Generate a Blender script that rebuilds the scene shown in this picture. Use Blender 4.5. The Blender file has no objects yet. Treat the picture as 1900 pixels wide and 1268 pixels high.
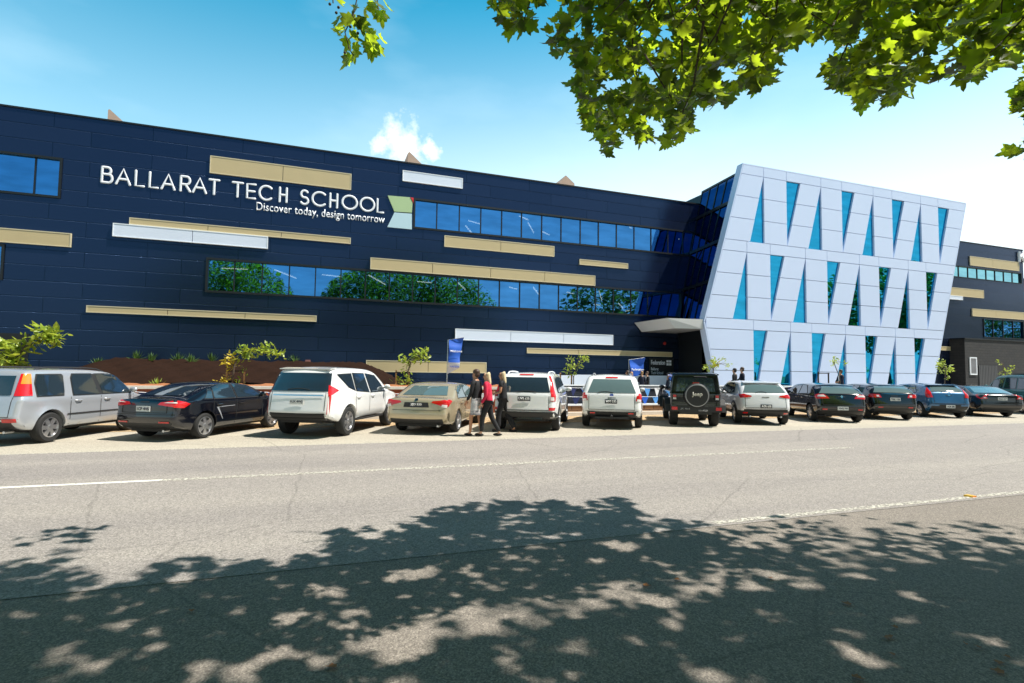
import bpy, bmesh, math, random
import numpy as np
from mathutils import Vector, Matrix
from mathutils.bvhtree import BVHTree
from mathutils.geometry import delaunay_2d_cdt
random.seed(7); RNG = np.random.default_rng(11)
S = bpy.context.scene; COL = S.collection; PI = math.pi; rad = math.radians

# ------------------------------------------------------------------ camera
FPX, YAW, PITCH, ROLL, EYE = 1000.0, rad(19.674), rad(3.2216), rad(0.7718), 1.65
_fw = Vector((math.sin(YAW)*math.cos(PITCH), math.cos(YAW)*math.cos(PITCH), math.sin(PITCH)))
_r = Vector((math.cos(YAW), -math.sin(YAW), 0)); _u = _r.cross(_fw)
CR = math.cos(ROLL)*_r + math.sin(ROLL)*_u
CU = -math.sin(ROLL)*_r + math.cos(ROLL)*_u
cd = bpy.data.cameras.new('camera'); cam = bpy.data.objects.new('camera', cd); COL.objects.link(cam)
cam.matrix_world = Matrix(((CR.x, CU.x, -_fw.x, 0), (CR.y, CU.y, -_fw.y, 0), (CR.z, CU.z, -_fw.z, EYE), (0, 0, 0, 1)))
cd.sensor_width = 36; cd.lens = 36*FPX/1900; cd.clip_start = .05; cd.clip_end = 3000
S.camera = cam

# ------------------------------------------------------------------ sky, sun, exposure
SUN_EL, SUN_AZ = rad(60), rad(117)          # azimuth measured from +Y towards +X
world = bpy.data.worlds.new('World'); S.world = world; world.use_nodes = True
wn = world.node_tree; wl = wn.links; bg = wn.nodes['Background']
sky = wn.nodes.new('ShaderNodeTexSky'); sky.sky_type = 'NISHITA'; sky.sun_disc = False
sky.sun_elevation = SUN_EL; sky.sun_rotation = SUN_AZ; sky.air_density = 1.0; sky.dust_density = 0.6; sky.ozone_density = 1.0
hs = wn.nodes.new('ShaderNodeHueSaturation'); hs.inputs['Hue'].default_value = .461; hs.inputs['Saturation'].default_value = 1.5; hs.inputs['Value'].default_value = 1.4
wl.new(sky.outputs[0], hs.inputs['Color'])
tc = wn.nodes.new('ShaderNodeTexCoord')
# thin high haze and one small bright cumulus, laid out in sky directions
mp = wn.nodes.new('ShaderNodeMapping'); mp.inputs['Scale'].default_value = (2.2, 2.2, 6.0); wl.new(tc.outputs['Generated'], mp.inputs[0])
nz = wn.nodes.new('ShaderNodeTexNoise'); nz.inputs['Scale'].default_value = 1.6; nz.inputs['Detail'].default_value = 7; wl.new(mp.outputs[0], nz.inputs['Vector'])
cr = wn.nodes.new('ShaderNodeValToRGB'); cr.color_ramp.elements[0].position = .5; cr.color_ramp.elements[1].position = .85; wl.new(nz.outputs['Fac'], cr.inputs[0])
def vdir(px, py): return ((px-950)/FPX*CR + (634-py)/FPX*CU + _fw).normalized()
def cloud(px, py, rad_px, sc):
    d = vdir(px, py)
    dt = wn.nodes.new('ShaderNodeVectorMath'); dt.operation = 'DISTANCE'; wl.new(tc.outputs['Generated'], dt.inputs[0]); dt.inputs[1].default_value = d
    n2 = wn.nodes.new('ShaderNodeTexNoise'); n2.inputs['Scale'].default_value = sc; n2.inputs['Detail'].default_value = 8; n2.inputs['Roughness'].default_value = .6; wl.new(tc.outputs['Generated'], n2.inputs['Vector'])
    m = wn.nodes.new('ShaderNodeMath'); m.operation = 'MULTIPLY_ADD'; wl.new(n2.outputs['Fac'], m.inputs[0]); m.inputs[1].default_value = -rad_px/FPX*3.2; wl.new(dt.outputs['Value'], m.inputs[2])
    mr = wn.nodes.new('ShaderNodeMapRange'); wl.new(m.outputs[0], mr.inputs[0])
    mr.inputs[1].default_value = -rad_px/FPX*.30; mr.inputs[2].default_value = -rad_px/FPX*1.35; mr.inputs[3].default_value = 0; mr.inputs[4].default_value = .85
    return mr.outputs[0]
hz = wn.nodes.new('ShaderNodeMixRGB'); hz.blend_type = 'MIX'; wl.new(hs.outputs[0], hz.inputs[1]); hz.inputs[2].default_value = (6, 8.0, 9, 1)
mh = wn.nodes.new('ShaderNodeMath'); mh.operation = 'MULTIPLY'; wl.new(cr.outputs[0], mh.inputs[0]); mh.inputs[1].default_value = .22; wl.new(mh.outputs[0], hz.inputs[0])
geo = wn.nodes.new('ShaderNodeSeparateXYZ'); wl.new(tc.outputs['Generated'], geo.inputs[0])
el = wn.nodes.new('ShaderNodeMapRange'); el.interpolation_type = 'SMOOTHSTEP'; wl.new(geo.outputs[2], el.inputs[0]); el.inputs[1].default_value = .62; el.inputs[2].default_value = .12; el.inputs[3].default_value = 0; el.inputs[4].default_value = 1
azn = wn.nodes.new('ShaderNodeMapRange'); azn.interpolation_type = 'SMOOTHSTEP'; wl.new(geo.outputs[0], azn.inputs[0]); azn.inputs[1].default_value = -.35; azn.inputs[2].default_value = .55; azn.inputs[3].default_value = .42; azn.inputs[4].default_value = .95
mm_ = wn.nodes.new('ShaderNodeMath'); mm_.operation = 'MULTIPLY'; wl.new(el.outputs[0], mm_.inputs[0]); wl.new(azn.outputs[0], mm_.inputs[1])
lowh = wn.nodes.new('ShaderNodeMixRGB'); wl.new(mm_.outputs[0], lowh.inputs[0]); wl.new(hz.outputs[0], lowh.inputs[1]); lowh.inputs[2].default_value = (8.5, 9.5, 9.9, 1)
last = lowh
for c in ((748, 268, 34, 34), (700, 274, 13, 50), (800, 276, 15, 52)):
    mx = wn.nodes.new('ShaderNodeMixRGB'); wl.new(last.outputs[0], mx.inputs[1]); mx.inputs[2].default_value = (9.6, 9.8, 9.9, 1)
    wl.new(cloud(*c), mx.inputs[0]); last = mx
# the sky is deepest overhead and away from the view
zen = wn.nodes.new('ShaderNodeMapRange'); zen.interpolation_type = 'SMOOTHSTEP'; wl.new(geo.outputs[2], zen.inputs[0]); zen.inputs[1].default_value = .55; zen.inputs[2].default_value = .80; zen.inputs[3].default_value = 1; zen.inputs[4].default_value = .2
nor = wn.nodes.new('ShaderNodeMapRange'); nor.interpolation_type = 'SMOOTHSTEP'; wl.new(geo.outputs[1], nor.inputs[0]); nor.inputs[1].default_value = -.45; nor.inputs[2].default_value = .1; nor.inputs[3].default_value = .62; nor.inputs[4].default_value = 1
dp = wn.nodes.new('ShaderNodeMath'); dp.operation = 'MULTIPLY'; wl.new(zen.outputs[0], dp.inputs[0]); wl.new(nor.outputs[0], dp.inputs[1])
dv = wn.nodes.new('ShaderNodeVectorMath'); dv.operation = 'SCALE'; wl.new(last.outputs[0], dv.inputs[0]); wl.new(dp.outputs[0], dv.inputs['Scale'])
wl.new(dv.outputs[0], bg.inputs[0]); bg.inputs[1].default_value = 0.105
sd = bpy.data.lights.new('sun', 'SUN'); sun = bpy.data.objects.new('sun', sd); COL.objects.link(sun)
sd.energy = 5.0; sd.angle = rad(.55); sd.color = (1, .955, .87)
SUNV = Vector((math.cos(SUN_EL)*math.sin(SUN_AZ), math.cos(SUN_EL)*math.cos(SUN_AZ), math.sin(SUN_EL)))
sun.rotation_euler = SUNV.to_track_quat('Z', 'Y').to_euler()
S.view_settings.view_transform = 'Standard'; S.view_settings.look = 'None'; S.view_settings.gamma = 1
S.view_settings.exposure = 0.58
S.render.engine = 'CYCLES'; S.cycles.max_bounces = 8; S.cycles.transparent_max_bounces = 12

# ------------------------------------------------------------------ measuring helpers (point in the photo -> point on a real plane)
def ray(px, py): px = float(px); py = float(py); return (px-950)/FPX*CR + (634-py)/FPX*CU + _fw
def wall(px, py, D=26.0):
    d = ray(px, py); t = D/d.y; return (d.x*t, d.z*t+EYE)
def gnd(px, py, z=0.0):
    d = ray(px, py); t = (z-EYE)/d.z; return (d.x*t, d.y*t)
def project(P):
    P = np.asarray(P, float)-np.array([0, 0, EYE]); X = P@np.array(CR); Y = P@np.array(CU); Z = P@np.array(_fw)
    Zs = np.where(Z > .05, Z, np.nan)
    return 950+FPX*X/Zs, 634-FPX*Y/Zs, Z

# ------------------------------------------------------------------ materials
def _nodes(name):
    m = bpy.data.materials.new(name); m.use_nodes = True; nt = m.node_tree
    return m, nt, nt.nodes['Principled BSDF']
def mat(name, col, rough=.5, metal=0, coat=0, spec=.5, noise=0, nscale=8, bump=0, bscale=200, emis=None, es=0):
    m, nt, b = _nodes(name)
    b.inputs['Base Color'].default_value = (*col, 1); b.inputs['Roughness'].default_value = rough
    b.inputs['Metallic'].default_value = metal; b.inputs['Coat Weight'].default_value = coat; b.inputs['Coat Roughness'].default_value = .03
    b.inputs['Specular IOR Level'].default_value = spec
    if noise or bump:
        t = nt.nodes.new('ShaderNodeTexCoord')
    if noise:
        n = nt.nodes.new('ShaderNodeTexNoise'); n.inputs['Scale'].default_value = nscale; n.inputs['Detail'].default_value = 5
        nt.links.new(t.outputs['Object'], n.inputs['Vector'])
        mx = nt.nodes.new('ShaderNodeMixRGB'); mx.inputs[1].default_value = (*[c*(1-noise) for c in col], 1); mx.inputs[2].default_value = (*[min(1, c*(1+noise)) for c in col], 1)
        nt.links.new(n.outputs['Fac'], mx.inputs[0]); nt.links.new(mx.outputs[0], b.inputs['Base Color'])
    if bump:
        n = nt.nodes.new('ShaderNodeTexNoise'); n.inputs['Scale'].default_value = bscale; n.inputs['Detail'].default_value = 3
        nt.links.new(t.outputs['Object'], n.inputs['Vector'])
        bp = nt.nodes.new('ShaderNodeBump'); bp.inputs['Strength'].default_value = bump; bp.inputs['Distance'].default_value = .02
        nt.links.new(n.outputs['Fac'], bp.inputs['Height']); nt.links.new(bp.outputs[0], b.inputs['Normal'])
    if emis: b.inputs['Emission Color'].default_value = (*emis, 1); b.inputs['Emission Strength'].default_value = es
    return m
def mat_leaf(name, c1, c2, trans, tw=.45):
    m, nt, b = _nodes(name)
    t = nt.nodes.new('ShaderNodeTexCoord'); n = nt.nodes.new('ShaderNodeTexNoise'); n.inputs['Scale'].default_value = 3.3; n.inputs['Detail'].default_value = 4
    nt.links.new(t.outputs['Object'], n.inputs['Vector'])
    r = nt.nodes.new('ShaderNodeValToRGB'); r.color_ramp.elements[0].position = .35; r.color_ramp.elements[1].position = .68
    r.color_ramp.elements[0].color = (*c1, 1); r.color_ramp.elements[1].color = (*c2, 1)
    nt.links.new(n.outputs['Fac'], r.inputs[0]); nt.links.new(r.outputs[0], b.inputs['Base Color']); b.inputs['Roughness'].default_value = .45
    tr = nt.nodes.new('ShaderNodeBsdfTranslucent'); tr.inputs[0].default_value = (*trans, 1)
    mx = nt.nodes.new('ShaderNodeMixShader')
    n3 = nt.nodes.new('ShaderNodeTexNoise'); n3.inputs['Scale'].default_value = 5.5; n3.inputs['Detail'].default_value = 2; nt.links.new(t.outputs['Object'], n3.inputs['Vector'])
    m3 = nt.nodes.new('ShaderNodeMapRange'); nt.links.new(n3.outputs['Fac'], m3.inputs[0]); m3.inputs[1].default_value = .38; m3.inputs[2].default_value = .60; m3.inputs[3].default_value = tw*.25; m3.inputs[4].default_value = tw*1.25  # patchy translucency stands in for leaves shading one another
    nt.links.new(m3.outputs[0], mx.inputs[0])
    nt.links.new(b.outputs[0], mx.inputs[1]); nt.links.new(tr.outputs[0], mx.inputs[2]); nt.links.new(mx.outputs[0], nt.nodes['Material Output'].inputs[0])
    return m
def mat_asphalt(name, base, dark, light, coarse, fine=1.0, patch=.25, dens=.5, bump=.5):
    m, nt, b = _nodes(name); L = nt.links
    t = nt.nodes.new('ShaderNodeTexCoord')
    n1 = nt.nodes.new('ShaderNodeTexNoise'); n1.inputs['Scale'].default_value = .55; n1.inputs['Detail'].default_value = 6; n1.inputs['Roughness'].default_value = .6
    mp = nt.nodes.new('ShaderNodeMapping'); mp.inputs['Scale'].default_value = (.10, 1.5, 1); L.new(t.outputs['Object'], mp.inputs[0]); L.new(mp.outputs[0], n1.inputs['Vector'])
    v = nt.nodes.new('ShaderNodeTexVoronoi'); v.inputs['Scale'].default_value = coarse; L.new(t.outputs['Object'], v.inputs['Vector'])
    n2 = nt.nodes.new('ShaderNodeTexNoise'); n2.inputs['Scale'].default_value = coarse*1.3; n2.inputs['Detail'].default_value = 4; n2.inputs['Roughness'].default_value = .75; L.new(t.outputs['Object'], n2.inputs['Vector'])
    r = nt.nodes.new('ShaderNodeValToRGB'); e = r.color_ramp.elements
    e[0].position = .30; e[0].color = (*dark, 1); e[1].position = .70; e[1].color = (*light, 1)
    k = e.new(.5); k.color = (*base, 1); L.new(n2.outputs['Fac'], r.inputs[0])
    # stones of slightly different colour
    hv = nt.nodes.new('ShaderNodeMixRGB'); hv.blend_type = 'OVERLAY'; hv.inputs[0].default_value = dens; L.new(r.outputs[0], hv.inputs[1])
    bw = nt.nodes.new('ShaderNodeRGBToBW'); L.new(v.outputs['Color'], bw.inputs[0]); L.new(bw.outputs[0], hv.inputs[2])
    pm = nt.nodes.new('ShaderNodeMixRGB'); pm.blend_type = 'MULTIPLY'; pm.inputs[0].default_value = 1; L.new(hv.outputs[0], pm.inputs[1])
    pr = nt.nodes.new('ShaderNodeValToRGB'); pr.color_ramp.elements[0].position = .3; pr.color_ramp.elements[1].position = .7
    pr.color_ramp.elements[0].color = (1-patch, 1-patch, 1-patch*.85, 1); pr.color_ramp.elements[1].color = (1, 1, 1, 1); L.new(n1.outputs['Fac'], pr.inputs[0]); L.new(pr.outputs[0], pm.inputs[2])
    # a few fine cracks, broken up
    cv = nt.nodes.new('ShaderNodeTexVoronoi'); cv.feature = 'DISTANCE_TO_EDGE'; cv.inputs['Scale'].default_value = .30
    wn_ = nt.nodes.new('ShaderNodeTexNoise'); wn_.inputs['Scale'].default_value = 2.2; wn_.inputs['Detail'].default_value = 5; L.new(t.outputs['Object'], wn_.inputs['Vector'])
    wm = nt.nodes.new('ShaderNodeMixRGB'); wm.inputs[0].default_value = .12; L.new(t.outputs['Object'], wm.inputs[1]); L.new(wn_.outputs['Color'], wm.inputs[2]); L.new(wm.outputs[0], cv.inputs['Vector'])
    ct = nt.nodes.new('ShaderNodeMapRange'); L.new(cv.outputs['Distance'], ct.inputs[0]); ct.inputs[1].default_value = .0015; ct.inputs[2].default_value = .005; ct.inputs[3].default_value = .26; ct.inputs[4].default_value = 0
    cm = nt.nodes.new('ShaderNodeMath'); cm.operation = 'MULTIPLY'; L.new(ct.outputs[0], cm.inputs[0]); L.new(pr.outputs[0], cm.inputs[1])
    ck = nt.nodes.new('ShaderNodeMixRGB'); L.new(cm.outputs[0], ck.inputs[0]); L.new(pm.outputs[0], ck.inputs[1]); ck.inputs[2].default_value = (.05, .045, .04, 1)
    L.new(ck.outputs[0], b.inputs['Base Color']); b.inputs['Roughness'].default_value = .85; b.inputs['Specular IOR Level'].default_value = .3
    bp = nt.nodes.new('ShaderNodeBump'); bp.inputs['Strength'].default_value = bump; bp.inputs['Distance'].default_value = .01; L.new(n2.outputs['Fac'], bp.inputs['Height']); L.new(bp.outputs[0], b.inputs['Normal'])
    return m
def mat_cladding(name, c1, c2, seam, bw, bh, off, rough=.35, spec=.5, mortar=.012):
    """rain-screen panels: thin seams in a running bond, X/Z plane"""
    m, nt, b = _nodes(name); L = nt.links
    t = nt.nodes.new('ShaderNodeTexCoord'); sp = nt.nodes.new('ShaderNodeSeparateXYZ'); cb = nt.nodes.new('ShaderNodeCombineXYZ')
    L.new(t.outputs['Object'], sp.inputs[0])
    ad = nt.nodes.new('ShaderNodeMath'); ad.operation = 'ADD'; L.new(sp.outputs[0], ad.inputs[0]); L.new(sp.outputs[1], ad.inputs[1])
    L.new(ad.outputs[0], cb.inputs[0]); L.new(sp.outputs[2], cb.inputs[1])
    br = nt.nodes.new('ShaderNodeTexBrick'); L.new(cb.outputs[0], br.inputs['Vector']); br.inputs['Scale'].default_value = 1
    br.inputs['Brick Width'].default_value = bw; br.inputs['Row Height'].default_value = bh; br.inputs['Mortar Size'].default_value = mortar; br.inputs['Mortar Smooth'].default_value = .1
    br.inputs['Color1'].default_value = (*c1, 1); br.inputs['Color2'].default_value = (*c2, 1); br.inputs['Mortar'].default_value = (*seam, 1)
    br.offset = off; br.offset_frequency = 2
    L.new(br.outputs['Color'], b.inputs['Base Color']); b.inputs['Roughness'].default_value = rough; b.inputs['Specular IOR Level'].default_value = spec
    bp = nt.nodes.new('ShaderNodeBump'); bp.invert = True; bp.inputs['Strength'].default_value = .8; bp.inputs['Distance'].default_value = .02
    L.new(br.outputs['Fac'], bp.inputs['Height']); L.new(bp.outputs[0], b.inputs['Normal'])
    return m
def mat_glass(name, tint, trans, ttint=(.35, .55, .65), rough=.01, wave=.0):
    """coated facade glass: tinted mirror reflection over a dim view inside"""
    m = bpy.data.materials.new(name); m.use_nodes = True; nt = m.node_tree; nt.nodes.clear(); L = nt.links
    g = nt.nodes.new('ShaderNodeBsdfGlossy'); g.inputs['Color'].default_value = (*tint, 1); g.inputs['Roughness'].default_value = rough
    tr = nt.nodes.new('ShaderNodeBsdfTransparent'); tr.inputs[0].default_value = (*ttint, 1)
    mx = nt.nodes.new('ShaderNodeMixShader'); mx.inputs[0].default_value = trans
    L.new(g.outputs[0], mx.inputs[1]); L.new(tr.outputs[0], mx.inputs[2])
    o = nt.nodes.new('ShaderNodeOutputMaterial'); L.new(mx.outputs[0], o.inputs[0])
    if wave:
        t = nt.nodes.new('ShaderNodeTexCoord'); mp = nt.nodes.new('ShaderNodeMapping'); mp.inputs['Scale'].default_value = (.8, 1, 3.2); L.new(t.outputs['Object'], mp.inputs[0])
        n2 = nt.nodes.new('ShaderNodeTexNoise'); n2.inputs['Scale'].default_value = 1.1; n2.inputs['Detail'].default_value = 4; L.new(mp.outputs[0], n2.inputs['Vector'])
        tm = nt.nodes.new('ShaderNodeMixRGB'); tm.inputs[1].default_value = (*[c*.62 for c in tint], 1); tm.inputs[2].default_value = (*[min(1, c*1.35) for c in tint], 1)  # streaky reflections painted into the tint as stretched noise
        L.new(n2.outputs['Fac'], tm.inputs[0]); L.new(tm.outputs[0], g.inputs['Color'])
        n = nt.nodes.new('ShaderNodeTexNoise'); n.inputs['Scale'].default_value = .9; n.inputs['Detail'].default_value = 2
        L.new(t.outputs['Object'], n.inputs['Vector']); bp = nt.nodes.new('ShaderNodeBump'); bp.inputs['Strength'].default_value = wave; bp.inputs['Distance'].default_value = .05
        L.new(n.outputs['Fac'], bp.inputs['Height']); L.new(bp.outputs[0], g.inputs['Normal'])
    return m

# ------------------------------------------------------------------ mesh helpers
def link(o, parent=None):
    COL.objects.link(o)
    if parent: o.parent = parent
    return o
def obj(name, verts, faces, mats, parent=None, mi=None, smooth=False, sharp=None):
    me = bpy.data.meshes.new(name); me.from_pydata([tuple(v) for v in verts], [], [tuple(f) for f in faces])
    for m in (mats if isinstance(mats, (list, tuple)) else [mats]): me.materials.append(m)
    if mi is not None: me.polygons.foreach_set('material_index', mi)
    if smooth:
        me.polygons.foreach_set('use_smooth', [True]*len(me.polygons))
        if sharp: me.set_sharp_from_angle(angle=rad(sharp))
    me.update(); o = bpy.data.objects.new(name, me); return link(o, parent)
def empty(name, loc, label=None, cat=None, group=None, rz=0):
    o = bpy.data.objects.new(name, None); o.empty_display_size = .2; COL.objects.link(o); o.location = loc; o.rotation_euler = (0, 0, rz)
    return tag(o, label, cat, group)
def tag(o, label=None, cat=None, group=None, kind=None):
    if label: o['label'] = label
    if cat: o['category'] = cat
    if group: o['group'] = group
    if kind: o['kind'] = kind
    return o
class MB:
    def __init__(s): s.v = []; s.f = []; s.m = []
    def face(s, pts, mi=0):
        n = len(s.v); s.v += [tuple(p) for p in pts]; s.f.append(tuple(range(n, n+len(pts)))); s.m.append(mi)
    def box(s, x0, x1, y0, y1, z0, z1, mi=0, T=None):
        P = [(x, y, z) for z in (z0, z1) for y in (y0, y1) for x in (x0, x1)]
        if T: P = [tuple(T @ Vector(p)) for p in P]
        n = len(s.v); s.v += P
        for f in ((0, 2, 3, 1), (4, 5, 7, 6), (0, 1, 5, 4), (2, 6, 7, 3), (0, 4, 6, 2), (1, 3, 7, 5)): s.f.append(tuple(n+i for i in f)); s.m.append(mi)
        return s
    def bar(s, a, b, w, d=None, mi=0):
        a = Vector(a); b = Vector(b); z = (b-a); L = z.length
        if L < 1e-6: return s
        q = z.to_track_quat('Z', 'Y').to_matrix().to_4x4(); T = Matrix.Translation(a) @ q; d = d or w
        return s.box(-w/2, w/2, -d/2, d/2, 0, L, mi, T)
    def prism(s, poly, y0, y1, mi=0, ax='y'):
        """poly in (x,z), extruded y0..y1"""
        n = len(s.v); k = len(poly)
        f = (lambda p, q: (p[0], q, p[1])) if ax == 'y' else ((lambda p, q: (q, p[0], p[1])) if ax == 'x' else (lambda p, q: (p[0], p[1], q)))
        s.v += [f(p, y0) for p in poly]+[f(p, y1) for p in poly]
        s.f.append(tuple(range(n, n+k))); s.m.append(mi); s.f.append(tuple(range(n+2*k-1, n+k-1, -1))); s.m.append(mi)
        for i in range(k):
            j = (i+1) % k; s.f.append((n+i, n+k+i, n+k+j, n+j)); s.m.append(mi)
        return s
    def tube(s, pts, radii, seg=8, mi=0, caps=True, flat=1.0, up=None):
        pts = [Vector(p) for p in pts]
        if not isinstance(radii, (list, tuple)): radii = [radii]*len(pts)
        n0 = len(s.v); up = Vector(up) if up else None
        for i, p in enumerate(pts):
            t = (pts[min(i+1, len(pts)-1)]-pts[max(i-1, 0)]).normalized()
            if up is None: up = Vector((0, 0, 1)) if abs(t.z) < .9 else Vector((1, 0, 0))
            a = t.cross(up).normalized(); b = a.cross(t).normalized(); up = b
            for k in range(seg):
                w = 2*PI*k/seg; s.v.append(tuple(p+radii[i]*(math.cos(w)*a+math.sin(w)*b*flat)))
        for i in range(len(pts)-1):
            for k in range(seg):
                q = (k+1) % seg; s.f.append((n0+i*seg+k, n0+i*seg+q, n0+(i+1)*seg+q, n0+(i+1)*seg+k)); s.m.append(mi)
        if caps:
            s.f.append(tuple(n0+k for k in range(seg-1, -1, -1))); s.m.append(mi)
            s.f.append(tuple(n0+(len(pts)-1)*seg+k for k in range(seg))); s.m.append(mi)
        return s
    def lathe(s, prof, seg=24, mi=0, T=None):
        """prof (r, a): revolve about local Y axis; a = coordinate along Y"""
        n0 = len(s.v)
        for r, a in prof:
            for k in range(seg):
                w = 2*PI*k/seg; p = (r*math.cos(w), a, r*math.sin(w)); s.v.append(tuple(T @ Vector(p)) if T else p)
        for i in range(len(prof)-1):
            for k in range(seg):
                q = (k+1) % seg; s.f.append((n0+i*seg+k, n0+i*seg+q, n0+(i+1)*seg+q, n0+(i+1)*seg+k)); s.m.append(mi)
        return s
    def ball(s, c, r, seg=10, rings=6, mi=0, sc=(1, 1, 1)):
        n0 = len(s.v)
        for i in range(rings+1):
            ph = PI*i/rings
            for k in range(seg):
                w = 2*PI*k/seg; s.v.append((c[0]+r*sc[0]*math.sin(ph)*math.cos(w), c[1]+r*sc[1]*math.sin(ph)*math.sin(w), c[2]+r*sc[2]*math.cos(ph)))
        for i in range(rings):
            for k in range(seg):
                q = (k+1) % seg; s.f.append((n0+i*seg+k, n0+(i+1)*seg+k, n0+(i+1)*seg+q, n0+i*seg+q)); s.m.append(mi)
        return s
    def build(s, name, mats, parent=None, smooth=False, sharp=35):
        return obj(name, s.v, s.f, mats, parent, s.m, smooth, sharp)
def copy_tree(o, parent=None):
    c = o.copy(); COL.objects.link(c)
    if parent: c.parent = parent
    for ch in list(o.children): copy_tree(ch, c)
    return c
def text_mesh(name, body, m, parent, width, height=None, thick=.01, bold=.0, space=1.0):
    """text lying in local XZ facing -Y, left bottom at the origin, scaled to a width"""
    cu = bpy.data.curves.new(name, 'FONT'); cu.body = body; cu.size = 1; cu.extrude = 0; cu.offset = bold; cu.space_character = space
    to = bpy.data.objects.new('tmp', cu); COL.objects.link(to)
    dg = bpy.context.evaluated_depsgraph_get(); me = bpy.data.meshes.new_from_object(to.evaluated_get(dg))
    bpy.data.objects.remove(to); bpy.data.curves.remove(cu)
    xs = [v.co.x for v in me.vertices]; ys = [v.co.y for v in me.vertices]
    sx = width/(max(xs)-min(xs)); sy = (height/(max(ys)-min(ys))) if height else sx
    bm = bmesh.new(); bm.from_mesh(me)
    for v in bm.verts: v.co = Vector(((v.co.x-min(xs))*sx, 0, (v.co.y-min(ys))*sy))
    bmesh.ops.dissolve_limit(bm, angle_limit=.01, verts=bm.verts, edges=bm.edges)
    r = bmesh.ops.extrude_face_region(bm, geom=bm.faces[:]); 
    for e in r['geom']:
        if isinstance(e, bmesh.types.BMVert): e.co.y -= thick
    bmesh.ops.recalc_face_normals(bm, faces=bm.faces)
    bm.to_mesh(me); bm.free(); me.name = name; me.materials.clear(); me.materials.append(m)
    o = bpy.data.objects.new(name, me); return link(o, parent)

# ------------------------------------------------------------------ shared materials
M = {}
M['asphalt'] = mat_asphalt('asphalt', (.315, .285, .255), (.16, .146, .131), (.475, .432, .385), 62, patch=.24, bump=.45, dens=.4)
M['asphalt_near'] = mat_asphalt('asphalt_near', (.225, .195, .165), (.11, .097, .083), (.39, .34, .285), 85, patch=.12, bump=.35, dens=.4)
M['parking'] = mat_asphalt('parking', (.46, .415, .33), (.32, .285, .23), (.56, .505, .41), 55, patch=.22, dens=.3, bump=.3)
M['paint_line'] = mat('paint_line', (.62, .59, .52), .8, noise=.25, nscale=30)
M['kerb'] = mat('kerb', (.62, .58, .52), .85, noise=.15, nscale=6)
M['paving'] = mat('paving', (.42, .40, .37), .85, noise=.12, nscale=3)
M['dirt'] = mat('dirt', (.38, .27, .17), .95, noise=.3, nscale=5, bump=.5, bscale=30)
M['mulch_dark'] = mat('mulch_dark', (.022, .010, .006), .95, spec=.1, noise=.6, nscale=22, bump=1, bscale=40)
M['mulch_bark'] = mat('mulch_bark', (.34, .13, .05), .95, noise=.45, nscale=24, bump=1, bscale=40)
M['lawn'] = mat('lawn', (.08, .12, .03), .9, noise=.3, nscale=2)
M['navy'] = mat_cladding('navy_cladding', (.006, .010, .024), (.009, .014, .031), (.0005, .001, .002), 3.4, .62, .37, rough=.22, spec=.5, mortar=.016)
_b = M['navy'].node_tree.nodes['Principled BSDF']; _b.inputs['IOR'].default_value = 1.72; _b.inputs['Specular Tint'].default_value = (.24, .48, 1, 1)
M['charcoal_block'] = mat_cladding('charcoal_block', (.030, .030, .032), (.040, .038, .038), (.018, .018, .018), .39, .19, .5, rough=.8)
M['red_brick'] = mat_cladding('red_brick', (.33, .07, .05), (.26, .06, .045), (.30, .24, .2), .24, .086, .5, rough=.9)
M['dark'] = mat('dark_interior', (.010, .012, .014), .9)
M['dark_frame'] = mat('dark_frame', (.008, .009, .011), .4)
M['gold'] = mat('gold_panel', (.54, .43, .24), .42, metal=.0, noise=.05, nscale=1.5)
M['gold_trim'] = mat('gold_trim', (.66, .57, .38), .4)
M['white_panel'] = mat('white_panel', (.72, .78, .90), .35, noise=.03, nscale=.6)
M['white_trim'] = mat('white_trim', (.85, .88, .92), .35)
M['box_white'] = mat('box_white', (.63, .72, .93), .28, noise=.03, nscale=.4)
M['box_gap'] = mat('box_gap', (.22, .25, .32), .7)
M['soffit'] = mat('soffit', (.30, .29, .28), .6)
M['canopy_edge'] = mat('canopy_edge', (.66, .64, .62), .5)
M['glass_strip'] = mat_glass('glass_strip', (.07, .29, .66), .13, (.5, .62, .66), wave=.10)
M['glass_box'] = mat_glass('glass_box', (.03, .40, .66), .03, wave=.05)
M['glass_side'] = mat_glass('glass_side', (.035, .09, .25), .05, wave=.03)
M['glass_far'] = mat_glass('glass_far', (.35, .72, .95), .03, wave=.03)
M['letter'] = mat('letter_white', (.86, .87, .92), .4)
M['white_text'] = M['letter']
M['light_tube'] = mat('light_tube', (.9, .9, .85), .4, emis=(1, .97, .9), es=2.5)
M['timber'] = mat('timber_stake', (.42, .22, .09), .8, noise=.2, nscale=20)
M['black_timber'] = mat('dark_stake', (.035, .02, .014), .8)
M['bark'] = mat('bark', (.09, .065, .045), .9, noise=.35, nscale=9, bump=.6, bscale=25)
M['leaf_plane'] = mat_leaf('leaf_plane', (.014, .032, .004), (.035, .070, .008), (.60, .80, .03), .5)
M['leaf_mass'] = mat_leaf('leaf_mass', (.035, .065, .012), (.085, .125, .02), (.30, .38, .03), .35)
M['leaf_young'] = mat_leaf('leaf_young', (.20, .30, .03), (.34, .42, .05), (.62, .70, .08), .35)
M['leaf_yellow'] = mat_leaf('leaf_yellow', (.48, .36, .03), (.60, .50, .06), (.8, .65, .06), .35)
M['leaf_shrub'] = mat_leaf('leaf_shrub', (.05, .11, .025), (.10, .17, .04), (.2, .34, .06), .3)
M['stone_wall'] = mat_cladding('stone_wall', (.36, .19, .09), (.27, .135, .065), (.08, .045, .03), .42, .17, .43, rough=.95, mortar=.014)
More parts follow.
